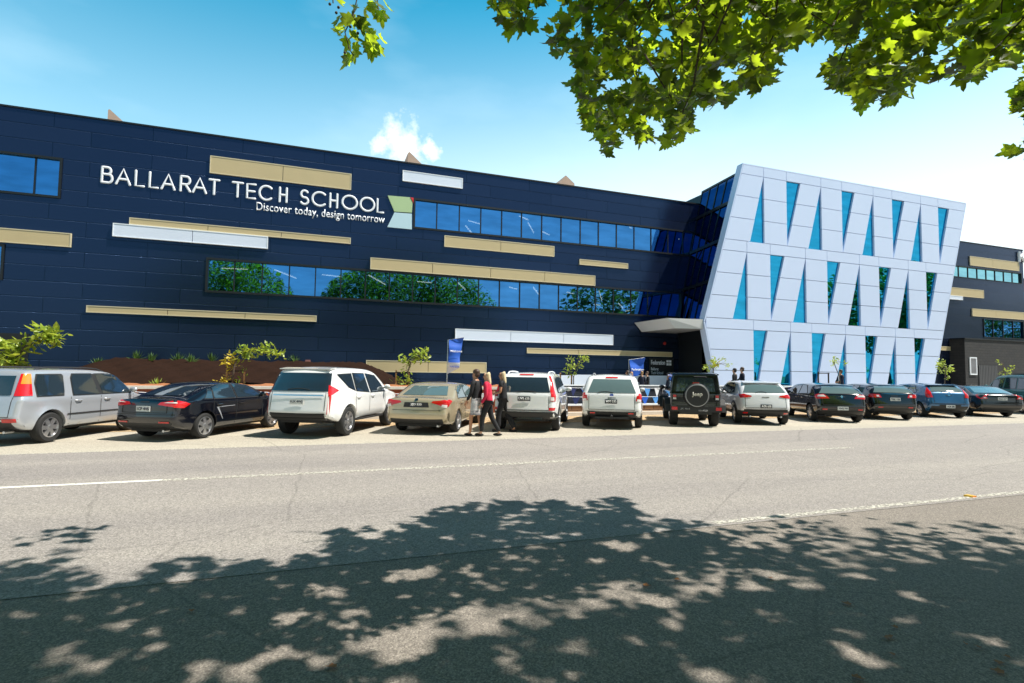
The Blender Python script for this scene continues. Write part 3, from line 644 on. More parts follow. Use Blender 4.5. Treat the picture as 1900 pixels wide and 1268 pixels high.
# ceiling tubes seen through the strips
def tube_light(px, py, dx, dz, D, n=[0]):
    x, z = wall(px, py, D); o = empty('ceiling_light', (x, D, z), LBL[n[0]], 'ceiling light', 'linear lights hanging inside the upper floors'); n[0] += 1
    L = .46; a = Vector((-dx*L, -.5*abs(dx), -dz*L)); 
    MB().bar(a, -a, .03, .04).build('tube', M['light_tube'], o)
    MB().bar(a+Vector((0, 0, .05)), -a+Vector((0, 0, .05)), .05, .02).build('housing', M['white_trim'], o)
tl = [(880, 413, 1, .35), (872, 429, .8, -.6), (972, 405, 1, .3), (985, 423, .7, -.7), (1012, 433, 1, .25), (1170, 423, .5, .2), (1260, 438, .1, 1.0),
      (436, 499, 1, .4), (530, 509, 1, -.35), (616, 512, 1, .25), (700, 520, 1, -.5), (788, 524, 1, .3), (856, 531, .7, -.6), (952, 535, .8, .1), (995, 541, .7, -.6),
      (1058, 544, 1, .2), (1114, 549, .5, -.9), (1108, 566, 1, .2), (1152, 568, 1, -.3), (1165, 577, 1, .35)]
up = ['first', 'second', 'third', 'fourth', 'fifth', 'sixth', 'seventh', 'eighth', 'ninth', 'tenth', 'eleventh', 'twelfth', 'thirteenth']
LBL = ['%s slanting white light tube from the left behind the top floor window strip' % up[k] for k in (0, 1, 2, 3, 4, 5, 6)]
ordx = sorted(range(7, len(tl)), key=lambda k: tl[k][0]); LBL += [None]*(len(tl)-7)
for r_, k in enumerate(ordx): LBL[k] = '%s slanting white light tube from the left behind the middle floor window strip' % up[r_]
# top ones in x order
o7 = sorted(range(7), key=lambda k: tl[k][0]); 
for r_, k in enumerate(o7): LBL[k] = '%s slanting white light tube from the left behind the top floor window strip' % up[r_]
for t in tl: tube_light(t[0], t[1], t[2], t[3]*.55, YF+1.3)

# ------------------------------------------------------------------ lettering on the facade
sg = empty('sign_lettering', (wall(188, 343.5)[0], YF, wall(188, 343.5)[1]), 'large white capitals naming the school on the navy wall', 'sign')
zB = mean((wall(188, 343.5)[1], wall(713, 395)[1])); zT = mean((wall(188, 310.5)[1], wall(699, 366)[1])); Hc = zT-zB
def arc(cx, cy, rx, ry, a0, a1, n=20): return [(cx+rx*math.cos(rad(a0+(a1-a0)*k/n)), cy+ry*math.sin(rad(a0+(a1-a0)*k/n))) for k in range(n+1)]
GL = {'B': [[(0, 0), (0, 1)], [(0, 1), (.5, 1)]+arc(.5, .77, .34, .23, 90, -90, 12)+[(0, .54)], [(.5, .54), (.62, .54)]+arc(.66, .27, .34, .27, 90, -90, 12)+[(0, 0)]],
      'A': [[(0, 0), (.5, 1), (1, 0)], [(.2, .33), (.8, .33)]], 'L': [[(0, 1), (0, 0), (1, 0)]],
      'R': [[(0, 0), (0, 1)], [(0, 1), (.55, 1)]+arc(.6, .73, .36, .27, 90, -90, 12)+[(0, .46)], [(.5, .46), (1, 0)]],
      'T': [[(0, 1), (1, 1)], [(.5, 1), (.5, 0)]], 'E': [[(1, 1), (0, 1), (0, 0), (1, 0)], [(0, .5), (.9, .5)]],
      'C': [arc(.55, .5, .55, .5, 45, 315, 26)], 'H': [[(0, 0), (0, 1)], [(1, 0), (1, 1)], [(0, .5), (1, .5)]],
      'S': [arc(.5, .74, .44, .26, 35, 270, 16)[:-1]+arc(.5, .25, .48, .25, 90, -150, 16)], 'O': [arc(.5, .5, .5, .5, 0, 360, 32)]}
lp = [('B', 80, 152), ('A', 160, 250), ('L', 266, 326), ('L', 343, 403), ('A', 410, 495), ('R', 514, 580), ('A', 583, 668), ('T', 672, 738), ('T', 800, 868), ('E', 880, 938), ('C', 948, 1030), ('H', 1060, 1110), ('S', 1175, 1230), ('C', 1240, 1325), ('H', 1338, 1388), ('O', 1405, 1497), ('O', 1505, 1592), ('L', 1598, 1642)]
for ch, c0, c1 in lp:
    p0, p1 = c0*.3368+160, c1*.3368+160; th = .048
    yb = 343.5+(p0-188)*(395-343.5)/(713-188); x0 = wall(p0, yb-14)[0]+th; x1 = wall(p1, yb-10)[0]-th
    mb = MB()
    for st_ in GL[ch]:
        mb.tube([(x0+(x1-x0)*a, YF-.035, zB+th+(Hc-2*th)*b) for a, b in st_], th, 8, flat=.35, up=(0, 1, 0))
        for a, b in (st_[0], st_[-1]): mb.ball((x0+(x1-x0)*a, YF-.035, zB+th+(Hc-2*th)*b), th, 8, 6, 0, (1, .35, 1))
        mb.bar((x0+(x1-x0)*st_[0][0], YF-.035, zB+th+(Hc-2*th)*st_[0][1]), (x0+(x1-x0)*st_[0][0], YF-.002, zB+th+(Hc-2*th)*st_[0][1]), .03)
    for v in range(len(mb.v)): mb.v[v] = (mb.v[v][0]-sg.location.x, mb.v[v][1]-sg.location.y, mb.v[v][2]-sg.location.z)
    mb.build('letter', M['letter'], sg, smooth=True, sharp=50)
x0, z0 = wall(475.5, 390.7); x1, z1 = wall(713.5, 413.5)
tg = empty('tagline_sign', (x0, YF, (z0+z1)/2), 'small white sentence case tagline below the school name', 'sign')
t = text_mesh('lettering', 'Discover today, design tomorrow', M['letter'], tg, x1-x0, .48, .02, .006, 1.05); t.location = (0, -.01, -.13)
def wp(p, D=YF): return [wall(x, y, D) for x, y in p]
z2 = lambda p: (p[0]*.3368+160, p[1]*.3368+260)
em = empty('logo_emblem', (wall(740, 395)[0], YF, wall(740, 395)[1]), 'folded ribbon emblem in green, pale blue and red right of the school name', 'emblem')
def shift(pts, o): return [(x-o.location.x, z-o.location.z) for x, z in pts]
MB().prism(shift(wp([z2(p) for p in ((1660, 308), (1783, 318), (1797, 345), (1793, 402), (1697, 396))]), em), -.06, -.003).build('green_fold', mat('emblem_green', (.42, .56, .30), .5), em)
MB().prism(shift(wp([z2(p) for p in ((1785, 318), (1803, 321), (1800, 352), (1797, 340))]), em), -.075, -.003).build('red_fold', mat('emblem_red', (.62, .02, .03), .5), em)
MB().prism(shift(wp([z2(p) for p in ((1697, 401), (1793, 408), (1793, 494), (1658, 481))]), em), -.06, -.003).build('blue_fold', mat('emblem_blue', (.50, .68, .76), .5), em)
# entrance sign
x0, z0 = wall(1207, 667, YF); x1, z1 = wall(1245, 706, YF)
es = empty('entrance_sign', (x0, YF-.02, z0), 'dark wall sign with white lettering and grid logo beside the entrance', 'sign')
MB().box(-.12, x1-x0+.15, -.03, -.003, z1-z0, .08).build('sign_board', mat('sign_board', (.012, .013, .015), .5), es)
W_ = x1-x0
t = text_mesh('lettering', 'Federation', M['letter'], es, W_*.68, .26, .01, .02); t.location = (0, -.032, -.30)
t = text_mesh('lettering', 'Ballarat', M['letter'], es, W_*.36, .16, .01); t.location = (0, -.032, -.62)
t = text_mesh('lettering', 'Tech School', M['letter'], es, W_*.58, .16, .01); t.location = (0, -.032, -.84)
lg = MB()
for a in range(2):
    for b in range(2): lg.box(W_*(.75+.13*a), W_*(.86+.13*a), -.04, -.032, -.16-.17*b, -.03-.17*b)
lg.box(0, W_*.8, -.04, -.032, -1.03, -1.0); lg.build('logo_grid', M['letter'], es)
# partly cut letter at the far end of the right wing
x0, z0 = wall(1887.5, 486.5); ks = empty('wing_sign', (x0, YF, z0), 'white capital K at the top of the right wing', 'sign')
z9 = wall(1888, 467.5)[1]-z0; mb = MB()
for a, b in (((0, 0), (0, z9)), ((0, z9*.42), (.75, z9)), ((.2, z9*.58), (.8, 0))): mb.tube([(a[0]+.1, -.08, a[1]), (b[0]+.1, -.08, b[1])], .1, 8)
mb.bar((.1, -.08, .2), (.1, 0, .2), .04); mb.build('letter', M['letter'], ks)

# ================================================================== TREES
LEAF2 = [(0, 0), (.14, -.04), (.34, .02), (.30, .16), (.42, .26), (.54, .44), (.34, .46), (.30, .62), (.14, .62), (.12, .82), (0, 1.0), (-.12, .82), (-.14, .62), (-.30, .62), (-.34, .46), (-.54, .44), (-.42, .26), (-.30, .16), (-.34, .02), (-.14, -.04)]
def leaf_cloud(P, size, rng, droop=.5, shape=LEAF2, updown=None):
    """P (n,3) leaf stalk points -> vertices, faces of lobed leaves hanging with varied tilt"""
    n = len(P); L = np.array(shape); k = len(L)
    sz = size*(.65+.6*rng.random(n))
    az = rng.random(n)*2*PI; tilt = (rng.normal(-.35, .5, n) if updown is None else rng.normal(updown[0], updown[1], n))
    roll = rng.normal(0, .55, n)
    f = np.stack([np.cos(az)*np.cos(tilt), np.sin(az)*np.cos(tilt), np.sin(tilt)], 1)      # midrib
    s = np.stack([-np.sin(az), np.cos(az), np.zeros(n)], 1); nn = np.cross(s, f)
    s2 = s*np.cos(roll)[:, None]+nn*np.sin(roll)[:, None]; n2 = np.cross(s2, f)
    x = L[:, 0]; y = L[:, 1]; zc = -.55*x*x-.28*(y-.3)**2
    V = P[:, None, :]+sz[:, None, None]*(x[None, :, None]*s2[:, None, :]+y[None, :, None]*f[:, None, :]+zc[None, :, None]*n2[:, None, :])
    ctr = P+sz[:, None]*(.32*f)
    V = np.concatenate([V, ctr[:, None, :]], 1).reshape(-1, 3)
    i = np.arange(k); F = np.stack([i, (i+1) % k, np.full(k, k)], 1)
    F = (F[None]+(np.arange(n)*(k+1))[:, None, None]).reshape(-1, 3)
    return V, F
def np_mesh(name, V, F, m, parent=None, mi=None, smooth=False):
    me = bpy.data.meshes.new(name); me.vertices.add(len(V)); me.vertices.foreach_set('co', V.astype(np.float32).ravel())
    c = F.shape[1]; me.loops.add(len(F)*c); me.loops.foreach_set('vertex_index', F.astype(np.int32).ravel())
    me.polygons.add(len(F)); me.polygons.foreach_set('loop_start', np.arange(len(F), dtype=np.int32)*c); me.polygons.foreach_set('loop_total', np.full(len(F), c, np.int32))
    for q in (m if isinstance(m, list) else [m]): me.materials.append(q)
    if mi is not None: me.polygons.foreach_set('material_index', mi.astype(np.int32))
    if smooth: me.polygons.foreach_set('use_smooth', np.ones(len(F), bool))
    me.update(calc_edges=True); o = bpy.data.objects.new(name, me); return link(o, parent)
def inpoly(x, y, poly):
    r = np.zeros(len(x), bool); n = len(poly)
    for i in range(n):
        x0, y0 = poly[i]; x1, y1 = poly[(i+1) % n]
        c = ((y0 > y) != (y1 > y)); xi = (x1-x0)*(y-y0)/((y1-y0) if y1 != y0 else 1e-9)+x0; r ^= c & (x < xi)
    return r
# where the overhanging branches reach down into view, and how far their shade reaches over the road
FOL = [[(912, -60), (912, 0), (925, 22), (935, 40), (950, 60), (962, 45), (978, 50), (985, 25), (1000, 5), (1012, 0), (1012, -60)],
       [(1040, -60), (1048, 4), (1072, 8), (1050, 25), (1022, 40), (1020, 80), (1032, 95), (1060, 84), (1064, 112), (1080, 122), (1062, 158), (1080, 172), (1078, 232), (1108, 236), (1114, 270), (1129, 288), (1146, 268), (1152, 245), (1172, 252), (1205, 258), (1206, 240), (1200, 212), (1242, 222), (1238, 262), (1268, 250), (1280, 230), (1275, 200), (1290, 188), (1312, 196), (1332, 198), (1342, 170), (1328, 140), (1332, 118), (1368, 108), (1378, 128), (1352, 180), (1372, 160), (1424, 156), (1438, 152), (1422, 112), (1448, 108), (1462, 70), (1500, 72), (1530, 50), (1546, 62), (1566, 92), (1538, 118), (1542, 138), (1562, 160), (1596, 158), (1594, 192), (1616, 192), (1632, 178), (1654, 186), (1684, 164), (1706, 146), (1718, 110), (1722, 50), (1736, 52), (1762, 88), (1742, 112), (1736, 132), (1742, 156), (1766, 138), (1790, 148), (1802, 148), (1838, 110), (1860, 128), (1910, 88), (1960, 60), (1960, -60)],
       [(1875, 156), (1905, 135), (1960, 120), (1960, 235), (1893, 205), (1905, 165)], [(1882, 275), (1905, 255), (1960, 230), (1960, 300), (1900, 280)]]
SKYGAP = [(1070, 52, 14), (1100, 26, 9), (1192, 60, 16), (1232, 60, 10), (1202, 135, 13), (1140, 150, 14), (1240, 45, 8), (1580, 90, 9), (1655, 50, 8), (1690, 95, 10), (1600, 60, 12), (1380, 30, 12), (1765, 38, 9), (1832, 60, 9), (1120, 170, 9), (1620, 100, 8), (1505, 45, 9), (1260, 140, 9), (1640, 20, 10), (1700, 20, 9)]
SH = [(-400, 1030), (0, 1035), (60, 1028), (128, 1018), (118, 1040), (60, 1062), (180, 1068), (250, 1062), (345, 1040), (440, 1040), (500, 1048), (560, 1035), (612, 1024), (606, 990), (690, 983), (752, 965), (800, 950), (848, 942), (905, 930), (945, 936), (990, 940), (1030, 930), (1062, 940), (1110, 928), (1168, 928), (1172, 948), (1200, 962), (1250, 970), (1340, 976), (1400, 970), (1440, 965), (1500, 970), (1560, 960), (1650, 966), (1750, 976), (1828, 950), (1900, 972), (2400, 990)]
def in_fol(px, py, pad=0):
    r = np.zeros(len(px), bool)
    for p in FOL: r |= inpoly(px, py, p)
    for cx, cy, rr in SKYGAP: r &= ((px-cx)**2+(py-cy)**2) > (rr+pad)**2
    return r
sx, sy = np.array([p[0] for p in SH]), np.array([p[1] for p in SH])
SHK = np.array([-SUNV.x/SUNV.z, -SUNV.y/SUNV.z])
spots = []     # sun flecks on the asphalt: gaps that run through the crown along the sun's rays
rs = np.random.default_rng(5)
for _ in range(170):
    px = rs.uniform(-100, 2000); lim = np.interp(px, sx, sy); py = lim+35+(1330-lim-35)*rs.random()**.8
    g_ = gnd(px, py); spots.append((g_[0], g_[1], rs.uniform(.01, .055)))
for px, py, rr in ((750, 1190, .13), (790, 1172, .10), (860, 1150, .09), (1150, 1012, .16), (620, 1100, .07), (1490, 1085, .09), (1690, 1105, .09), (1720, 1120, .08), (1420, 1060, .08), (1560, 1200, .09), (1620, 1230, .09), (1420, 1000, .09), (540, 1145, .07), (100, 1210, .06), (230, 1160, .06), (1260, 1140, .05), (1230, 1120, .05), (1040, 1200, .06), (1300, 1245, .09), (430, 1255, .09), (220, 1130, .06), (740, 1068, .11), (790, 1062, .10), (1850, 1190, .09), (940, 1150, .05), (1110, 1040, .08), (880, 1128, .08), (350, 1070, .08), (700, 1195, .09)):
    g_ = gnd(px, py); spots.append((g_[0], g_[1], rr))
spots = np.array(spots)
def hmax(x, y):
    def dome(cx, cy, rx, ry, h0, h1): 
        d = 1-((x-cx)/rx)**2-((y-cy)/ry)**2; return np.where(d > 0, h0+(h1-h0)*np.sqrt(np.clip(d, 0, 1)), 0)
    return np.maximum.reduce([dome(-8.5, -2, 6.6, 8, 5.5, 13.0), dome(8.6, -1, 9.3, 8.5, 5.5, 13.2), dome(0, -1, 5, 7, 4.5, 7.4), dome(10, 4, 6, 4.5, 4, 8)])
def ok_leaf(P, soft=True):
    """keep a leaf only where the photo has foliage (if in view) and its shade falls on the shaded part"""
    px, py, Z = project(P); inf = (Z > .05) & (px > -25) & (px < 1925) & (py > -25) & (py < 1290)
    ok = ~inf | (in_fol(np.nan_to_num(px), np.nan_to_num(py), 4))
    gx = P[:, 0]+SHK[0]*P[:, 2]; gy = P[:, 1]+SHK[1]*P[:, 2]
    G = np.stack([gx, gy, np.zeros(len(P))], 1); qx, qy, qz = project(G)
    fr = (qz > .05) & (qx > -400) & (qx < 2400) & (qy < 1330)
    lim = np.interp(np.nan_to_num(qx), sx, sy)
    rag = 20*np.sin(gx*9.1+3*np.sin(gx*3.7))+18*np.sin(gx*17.3+gy*11)+14*np.sin(gx*29+2)
    ok &= ~fr | (qy > lim+4+np.clip(rag, -10, 60))
    if soft: ok &= ~fr | (RNG.random(len(P)) < .26+(np.nan_to_num(qy)-lim)/95)
    gap = np.sin(gx*5.1+1.9*np.sin(gy*3.3+.7))+np.sin(gy*6.7+1.7*np.sin(gx*4.1))+.8*np.sin(gx*12.7-gy*7.9)+.7*np.sin(gy*17.9+gx*9.7)
    ok &= gap < (2.5 if soft else 2.8)
    ok &= (gy < 7.6) & (fr | (gy < 6.0))
    vis = (qz > .05)
    d = np.min(np.hypot(gx[:, None]-spots[None, :, 0], gy[:, None]-spots[None, :, 1])-spots[None, :, 2]-.045, axis=1); ok &= (d > 0)
    return ok, inf
def clump(P):
    v = np.sin(P[:, 0]*1.9+1.3*np.sin(P[:, 1]*1.1))+np.sin(P[:, 1]*2.3+1.7*np.sin(P[:, 2]*1.4))+np.sin(P[:, 2]*2.1+1.1*np.sin(P[:, 0]*1.3))
    return v
pts = []
for rnd in range(9):      # crowns, seen from where their shade falls
    N = 34000 if rnd < 6 else 20000
    g2 = np.stack([RNG.uniform(-15, 17, N), RNG.uniform(-9, 6, N)], 1) if rnd < 6 else np.stack([RNG.uniform(-6, 11, N), RNG.uniform(1.2, 6, N)], 1); h = RNG.uniform(3.6, 13.2, N)
    P = np.stack([g2[:, 0]-SHK[0]*h, g2[:, 1]-SHK[1]*h, h], 1)
    hm = hmax(P[:, 0], P[:, 1]); base = 3.7+.10*((P[:, 0]-8)**2/9).clip(0, 6)
    k = (h < hm) & (h > base) & ((clump(P) > -.55) | (h < 6.5)); P = P[k]; ok, inf = ok_leaf(P); gxx = P[:, 0]+SHK[0]*P[:, 2]; gyy = P[:, 1]+SHK[1]*P[:, 2]; ok &= (gyy < 3.3) | (gxx < -.3) | (RNG.random(len(P)) < .22); pts.append(P[ok])
crown = np.concatenate(pts)
vis = []
tot = 0
for rnd in range(130):      # low branches over the road
    N = 9000; px = RNG.uniform(905, 1940, N); py = RNG.uniform(-55, 300, N)
    k = in_fol(px, py, 6); px, py = px[k], py[k]; yd = np.where(RNG.random(len(px)) < .5, RNG.uniform(2.7, 5, len(px)), RNG.uniform(4.4, 10.5, len(px)))
    d = (px[:, None]-950)/FPX*np.array(CR)+(634-py[:, None])/FPX*np.array(CU)+np.array(_fw); t = yd/d[:, 1]; P = d*t[:, None]+np.array([0, 0, EYE])
    P = P[(P[:, 2] < 9.5) & (P[:, 2] > 3.0)]
    P = P[clump(P*3.1) > -1.35]
    ok, inf = ok_leaf(P, False); P = P[ok]; vis.append(P); tot += len(P)
    if tot > 4900: break
vis = np.concatenate(vis)[:4900]
if 1: print('crown leaves', len(crown), 'visible-branch leaves', len(vis))
inner = []
for rnd in range(5):      # inner foliage of the two crowns, over the footpath
    N = 26000; P = np.stack([RNG.uniform(-15, 18, N), RNG.uniform(-8, 1.2, N), RNG.uniform(4.6, 13, N)], 1)
    P = P[(P[:, 2] < hmax(P[:, 0], P[:, 1])-.2) & (clump(P*.8) > -1.0)]; ok, inf = ok_leaf(P); gxx = P[:, 0]+SHK[0]*P[:, 2]; gyy = P[:, 1]+SHK[1]*P[:, 2]; inner.append(P[ok & ~inf & ((gyy < 2.6) | (gxx < -.6))])
inner = np.concatenate(inner)[:16000]
allp = np.concatenate([crown, inner, vis]); SZ = np.concatenate([np.full(len(crown), .15), np.full(len(inner), .30), np.clip(.0215*np.linalg.norm(vis-np.array([0, 0, EYE]), axis=1), .07, .15)]); isA = allp[:, 0] < -1.2
def plane_tree(loc, P, label, group, limbs, size=.135):
    r = empty('plane_tree', loc, label, 'tree', group); o = np.array(loc)
    V, F = leaf_cloud(P-o, size, RNG); np_mesh('crown', V, F, M['leaf_plane'], r)
    tb = MB(); tb.tube([(0, 0, 0), (.03, 0, .4), (0, .05, 2.0), (.05, .02, 3.6), (.1, .05, 4.6)], [.46, .36, .31, .28, .24], 14); tb.build('trunk', M['bark'], r, smooth=True)
    lb = MB()
    for t in limbs:
        t = Vector(t)-Vector(loc); a = Vector((.05, .03, 3.4)); L = (t-a).length; m = a.lerp(t, .5)+Vector((0, 0, .16*L))
        pts = [(1-s)**2*a+2*s*(1-s)*m+s*s*t for s in [k/8 for k in range(9)]]
        pts = [p+Vector((random.uniform(-.08, .08), random.uniform(-.08, .08), random.uniform(-.06, .06)))*(1 if 0 < i < 8 else 0) for i, p in enumerate(pts)]
        lb.tube(pts, [.15*(1-.82*k/8) for k in range(9)], 7)
    lb.build('limbs', M['bark'], r, smooth=True)
    return r
def okpath(a, b, thin=False):
    a = np.array(a); b = np.array(b); m = (a+b)/2; m[2] += .16*np.linalg.norm(b-a); s = np.linspace(0, 1, 14)[:, None]
    Q = (1-s)**2*a+2*s*(1-s)*m+s*s*b; px, py, Z = project(Q); inf = (Z > .05) & (px > -30) & (px < 1930) & (py > -30) & (py < 1290)
    return np.all(~inf | (thin & in_fol(np.nan_to_num(px), np.nan_to_num(py))))
LA, LB = (-8.6, -2.6, 0), (7.6, -2.4, 0)
limA, limB = [], []
for src, loc, lst in ((crown[crown[:, 0] < -2], LA, limA), (np.concatenate([crown[crown[:, 0] > 0], vis, vis]), LB, limB)):
    idx = RNG.permutation(len(src))
    for i in idx:
        if okpath(np.array(loc)+np.array((.05, .03, 3.4)), src[i]-np.array((0, 0, .1))): lst.append(tuple(src[i]))
        if len(lst) >= (14 if loc is LA else 26): break
gp = 'plane trees along the near side of the road'
plane_tree(LA, allp[isA], 'plane tree on the near side shading the left foreground and mirrored in the left windows', gp, limA, SZ[isA])
TB = plane_tree(LB, allp[~isA], 'plane tree whose leafy branches hang into the top right of the view', gp, limB, SZ[~isA])
# twigs carrying the leaves that are in view
tw = MB(); k = 0
for i in RNG.permutation(len(vis)):
    p = Vector(vis[i]); up = p+Vector((random.uniform(-.35, .6), random.uniform(-.5, .3), .30+random.uniform(0, .35)))
    if okpath(np.array(p), np.array(up), True):
        mid = p.lerp(up, .5)+Vector((random.uniform(-.05, .05), random.uniform(-.05, .05), -.05)); tw.tube([p-Vector(LB), mid-Vector(LB), up-Vector(LB)], [.003, .006, .009], 5, caps=False); k += 1
    if k > 130: break
tag(tw.build('twigs', M['bark'], TB), kind='stuff')
# hanging sprig at the top left of centre: single leaves on thin stalks, at about five metres
def at(px, py, y): d = ray(px, py); t = y/d.y; return Vector((d.x*t, y, d.z*t+EYE))
sp = [(664, 22), (676, 32), (655, 35), (700, 18), (706, 30), (690, 12), (625, 60), (640, 66), (648, 78), (655, 84), (690, 66), (683, 78), (700, 80), (696, 92), (658, 98), (652, 108), (618, 4), (684, 70), (670, 40), (640, 40), (688, 88)]
sp = sp+[(x+random.uniform(-9, 9), y+random.uniform(-9, 7)) for x, y in sp]
Q = np.array([np.array(at(x+random.uniform(-4, 4), y+random.uniform(-4, 4)-8, 5.2+random.uniform(-.25, .25))) for x, y in sp])
V, F = leaf_cloud(Q-np.array(LB), .155, np.random.default_rng(3), updown=(-1.0, .3)); np_mesh('hanging_leaves', V, F, M['leaf_plane'], TB)
ts = MB(); LBv = Vector(LB)
for path in ([(664, -60), (662, 0), (655, 30), (640, 60), (648, 90)], [(655, 30), (672, 60), (690, 72)], [(690, -60), (700, 0), (702, 20)], [(646, 88), (656, 104)], [(616, -50), (618, 6)]):
    ts.tube([at(x, y, 5.2)-LBv for x, y in path], .006, 5)
for x, y in ((628, 14), (624, 24), (650, 50), (664, 62), (640, 98), (612, 8)): ts.ball(at(x, y, 5.2)-LBv, .014, 8, 6)
ts.build('hanging_twig', M['bark'], TB)
# further trees of the row, seen only as reflections in the windows
def far_tree(name_loc, label, h, rx, n=5200, sz=.42):
    loc = name_loc; r = empty('plane_tree', loc, label, 'tree', gp)
    rg = np.random.default_rng(int(abs(loc[0])*10)+3); P = rg.normal(0, 1, (n, 3)); P /= np.linalg.norm(P, axis=1)[:, None]
    rr = rg.random(n)**.4; P = P*rr[:, None]*np.array([rx, rx, (h-3.2)/2]); P[:, 2] += 3.2+(h-3.2)/2; P = P[clump(P*.9) > -.9]
    V, F = leaf_cloud(P, sz, rg); np_mesh('crown', V, F, M['leaf_mass'], r)
    MB().tube([(0, 0, 0), (0, .1, 2.5), (.1, 0, h*.6)], [.42, .3, .12], 10).build('trunk', M['bark'], r, smooth=True); return r
F1 = far_tree((31, -2.5, 0), 'plane tree on the near side mirrored in the window strip left of the white block', 12.6, 6.2)
def cp(o, loc, label, sc=1, rz=0):
    c = copy_tree(o); c.location = loc; c.scale = (sc, sc, sc); c.rotation_euler = (0, 0, rz); c['label'] = label; return c
cp(F1, (68, -3, 0), 'tall plane tree on the near side mirrored in the middle of the white block', 1.32, 1)
cp(F1, (80, -4, 0), 'tall plane tree on the near side mirrored at the right end of the white block', 1.4, 2)
cp(F1, (104, -3, 0), 'plane tree on the near side mirrored in the right wing window', 1.05, 4)
cp(F1, (48, -16, 0), 'plane tree further behind the road mirrored low in the white block', .75, 5)
cp(F1, (128, -6, 0), 'plane tree far down the near side of the road', 1.1, 3)
# ------------------------------------------------------------------ young street trees with stakes
PINN = [(0, 0), (.16, .15), (.20, .45), (.11, .8), (0, 1.0), (-.11, .8), (-.20, .45), (-.16, .15)]
def young_tree(base, trunk, tufts, label, leafm='leaf_young', stakes=None, dark=False, lab2=None):
    """trunk: photo points bottom to top; tufts: (px,py,radius px,n)"""
    D = base[1]; o = Vector((base[0], D, base[2])); r = empty('young_tree', o, label, 'tree', 'young staked trees behind the parked cars')
    tp = [Vector((wall(x, y, D)[0], D+random.uniform(-.1, .1), wall(x, y, D)[1]))-o for x, y in trunk]
    tp = [Vector((tp[0].x, 0, 0))]+tp
    tb = MB(); tb.tube(tp, [.035*(1-.7*i/len(tp)) for i in range(len(tp))], 7)
    VV, FF, off, mi = [], [], 0, []
    rg = np.random.default_rng(int(trunk[0][0])+1)
    for (x, y, rp, n, *mm) in tufts:
        c = Vector((wall(x, y, D)[0], D+rg.uniform(-.2, .2), wall(x, y, D)[1]))-o; R = rp/FPX*D*1.05
        q = min(tp, key=lambda p: (p-c).length); tb.tube([q, q.lerp(c, .5)+Vector((0, 0, .05)), c], [.014, .01, .006], 5)
        n = int(n*1.9); P = rg.normal(0, .5, (n, 3))*R+np.array(c); V, F = leaf_cloud(P, R*.95, rg, shape=PINN, updown=(-.15, .6))
        VV.append(V); FF.append(F+off); off += len(V); mi += [1 if mm else 0]*len(F)
    np_mesh('crown', np.concatenate(VV), np.concatenate(FF), [M[leafm], M['leaf_yellow']], r, mi=np.array(mi)); tb.build('trunk', M['bark'], r, smooth=True)
    if stakes:
        xa, xb, ys = stakes; a = wall(xa, ys, D); b = wall(xb, ys, D)
        g = empty('tree_stakes', (a[0], D+.12, base[2]), lab2, 'tree stakes', 'stakes guarding the young trees')
        m = M['black_timber'] if dark else M['timber']; zt = a[1]-base[2]; w = b[0]-a[0]
        MB().box(-.025, .025, -.025, .025, 0, zt).build('stake', m, g); MB().box(w-.025, w+.025, -.025, .025, 0, zt-.05).build('stake', m, g)
        MB().box(-.03, w+.03, -.04, -.027, zt-.10, zt-.06).build('crossbar', M['black_timber'], g)
    return r
Yg = 20.1
def bs(px, z=.95, y=Yg): return (wall(px, 700, y)[0], y, z)
young_tree(bs(25), [(25, 688), (30, 668), (45, 645), (70, 635)], [(10, 652, 14, 26), (28, 648, 13, 24), (30, 672, 13, 24), (12, 675, 12, 22), (50, 637, 9, 14), (62, 632, 10, 16), (84, 616, 13, 22), (88, 628, 14, 26), (100, 627, 11, 20), (5, 665, 10, 16), (36, 682, 8, 12)], 'leafy young tree at the far left edge leaning right over the silver wagon', stakes=(10, 50, 675), lab2='pair of orange timber stakes behind the silver wagon at the left edge')
young_tree(bs(428), [(432, 705), (435, 680), (440, 665), (450, 652)], [(422, 668, 9, 16, 1), (430, 680, 8, 14, 1), (428, 655+8, 8, 12, 1), (450, 652, 11, 22), (460, 658, 9, 16), (490, 648, 10, 18), (503, 650, 9, 16), (478, 647, 9, 14), (517, 656, 9, 14), (414, 706, 8, 12, 1), (440, 708, 7, 10), (450, 690, 6, 8), (422, 700, 6, 8, 1)], 'young tree with yellow leaves bending right behind the black sedan', stakes=(420, 453, 684), lab2='pair of orange timber stakes behind the black sedan by the yellow young tree')
young_tree(bs(755, .95), [(756, 712), (757, 690), (762, 672), (770, 664)], [(748, 668, 9, 16), (758, 676, 9, 14), (768, 663, 10, 18), (776, 662, 9, 16), (785, 655, 10, 18), (790, 662, 8, 12), (742, 706, 9, 14), (757, 706, 9, 14), (750, 690, 7, 8), (752, 724, 6, 8)], 'pale green young tree leaning right behind the gold sedan', stakes=(736, 760, 687), lab2='pair of timber stakes with a dark crossbar behind the gold sedan')
young_tree(bs(1066, .35), [(1062, 770), (1064, 735), (1065, 700), (1068, 680)], [(1063, 668, 8, 13), (1056, 680, 7, 11), (1072, 676, 9, 14), (1082, 667, 8, 12), (1078, 662, 6, 9), (1055, 690, 8, 12), (1066, 694, 6, 8), (1066, 722, 6, 8), (1052, 679, 5, 6)], 'slim young tree with lime leaves between the two white wagons', stakes=(1042, 1063, 692), lab2='pair of timber stakes between the two white wagons')
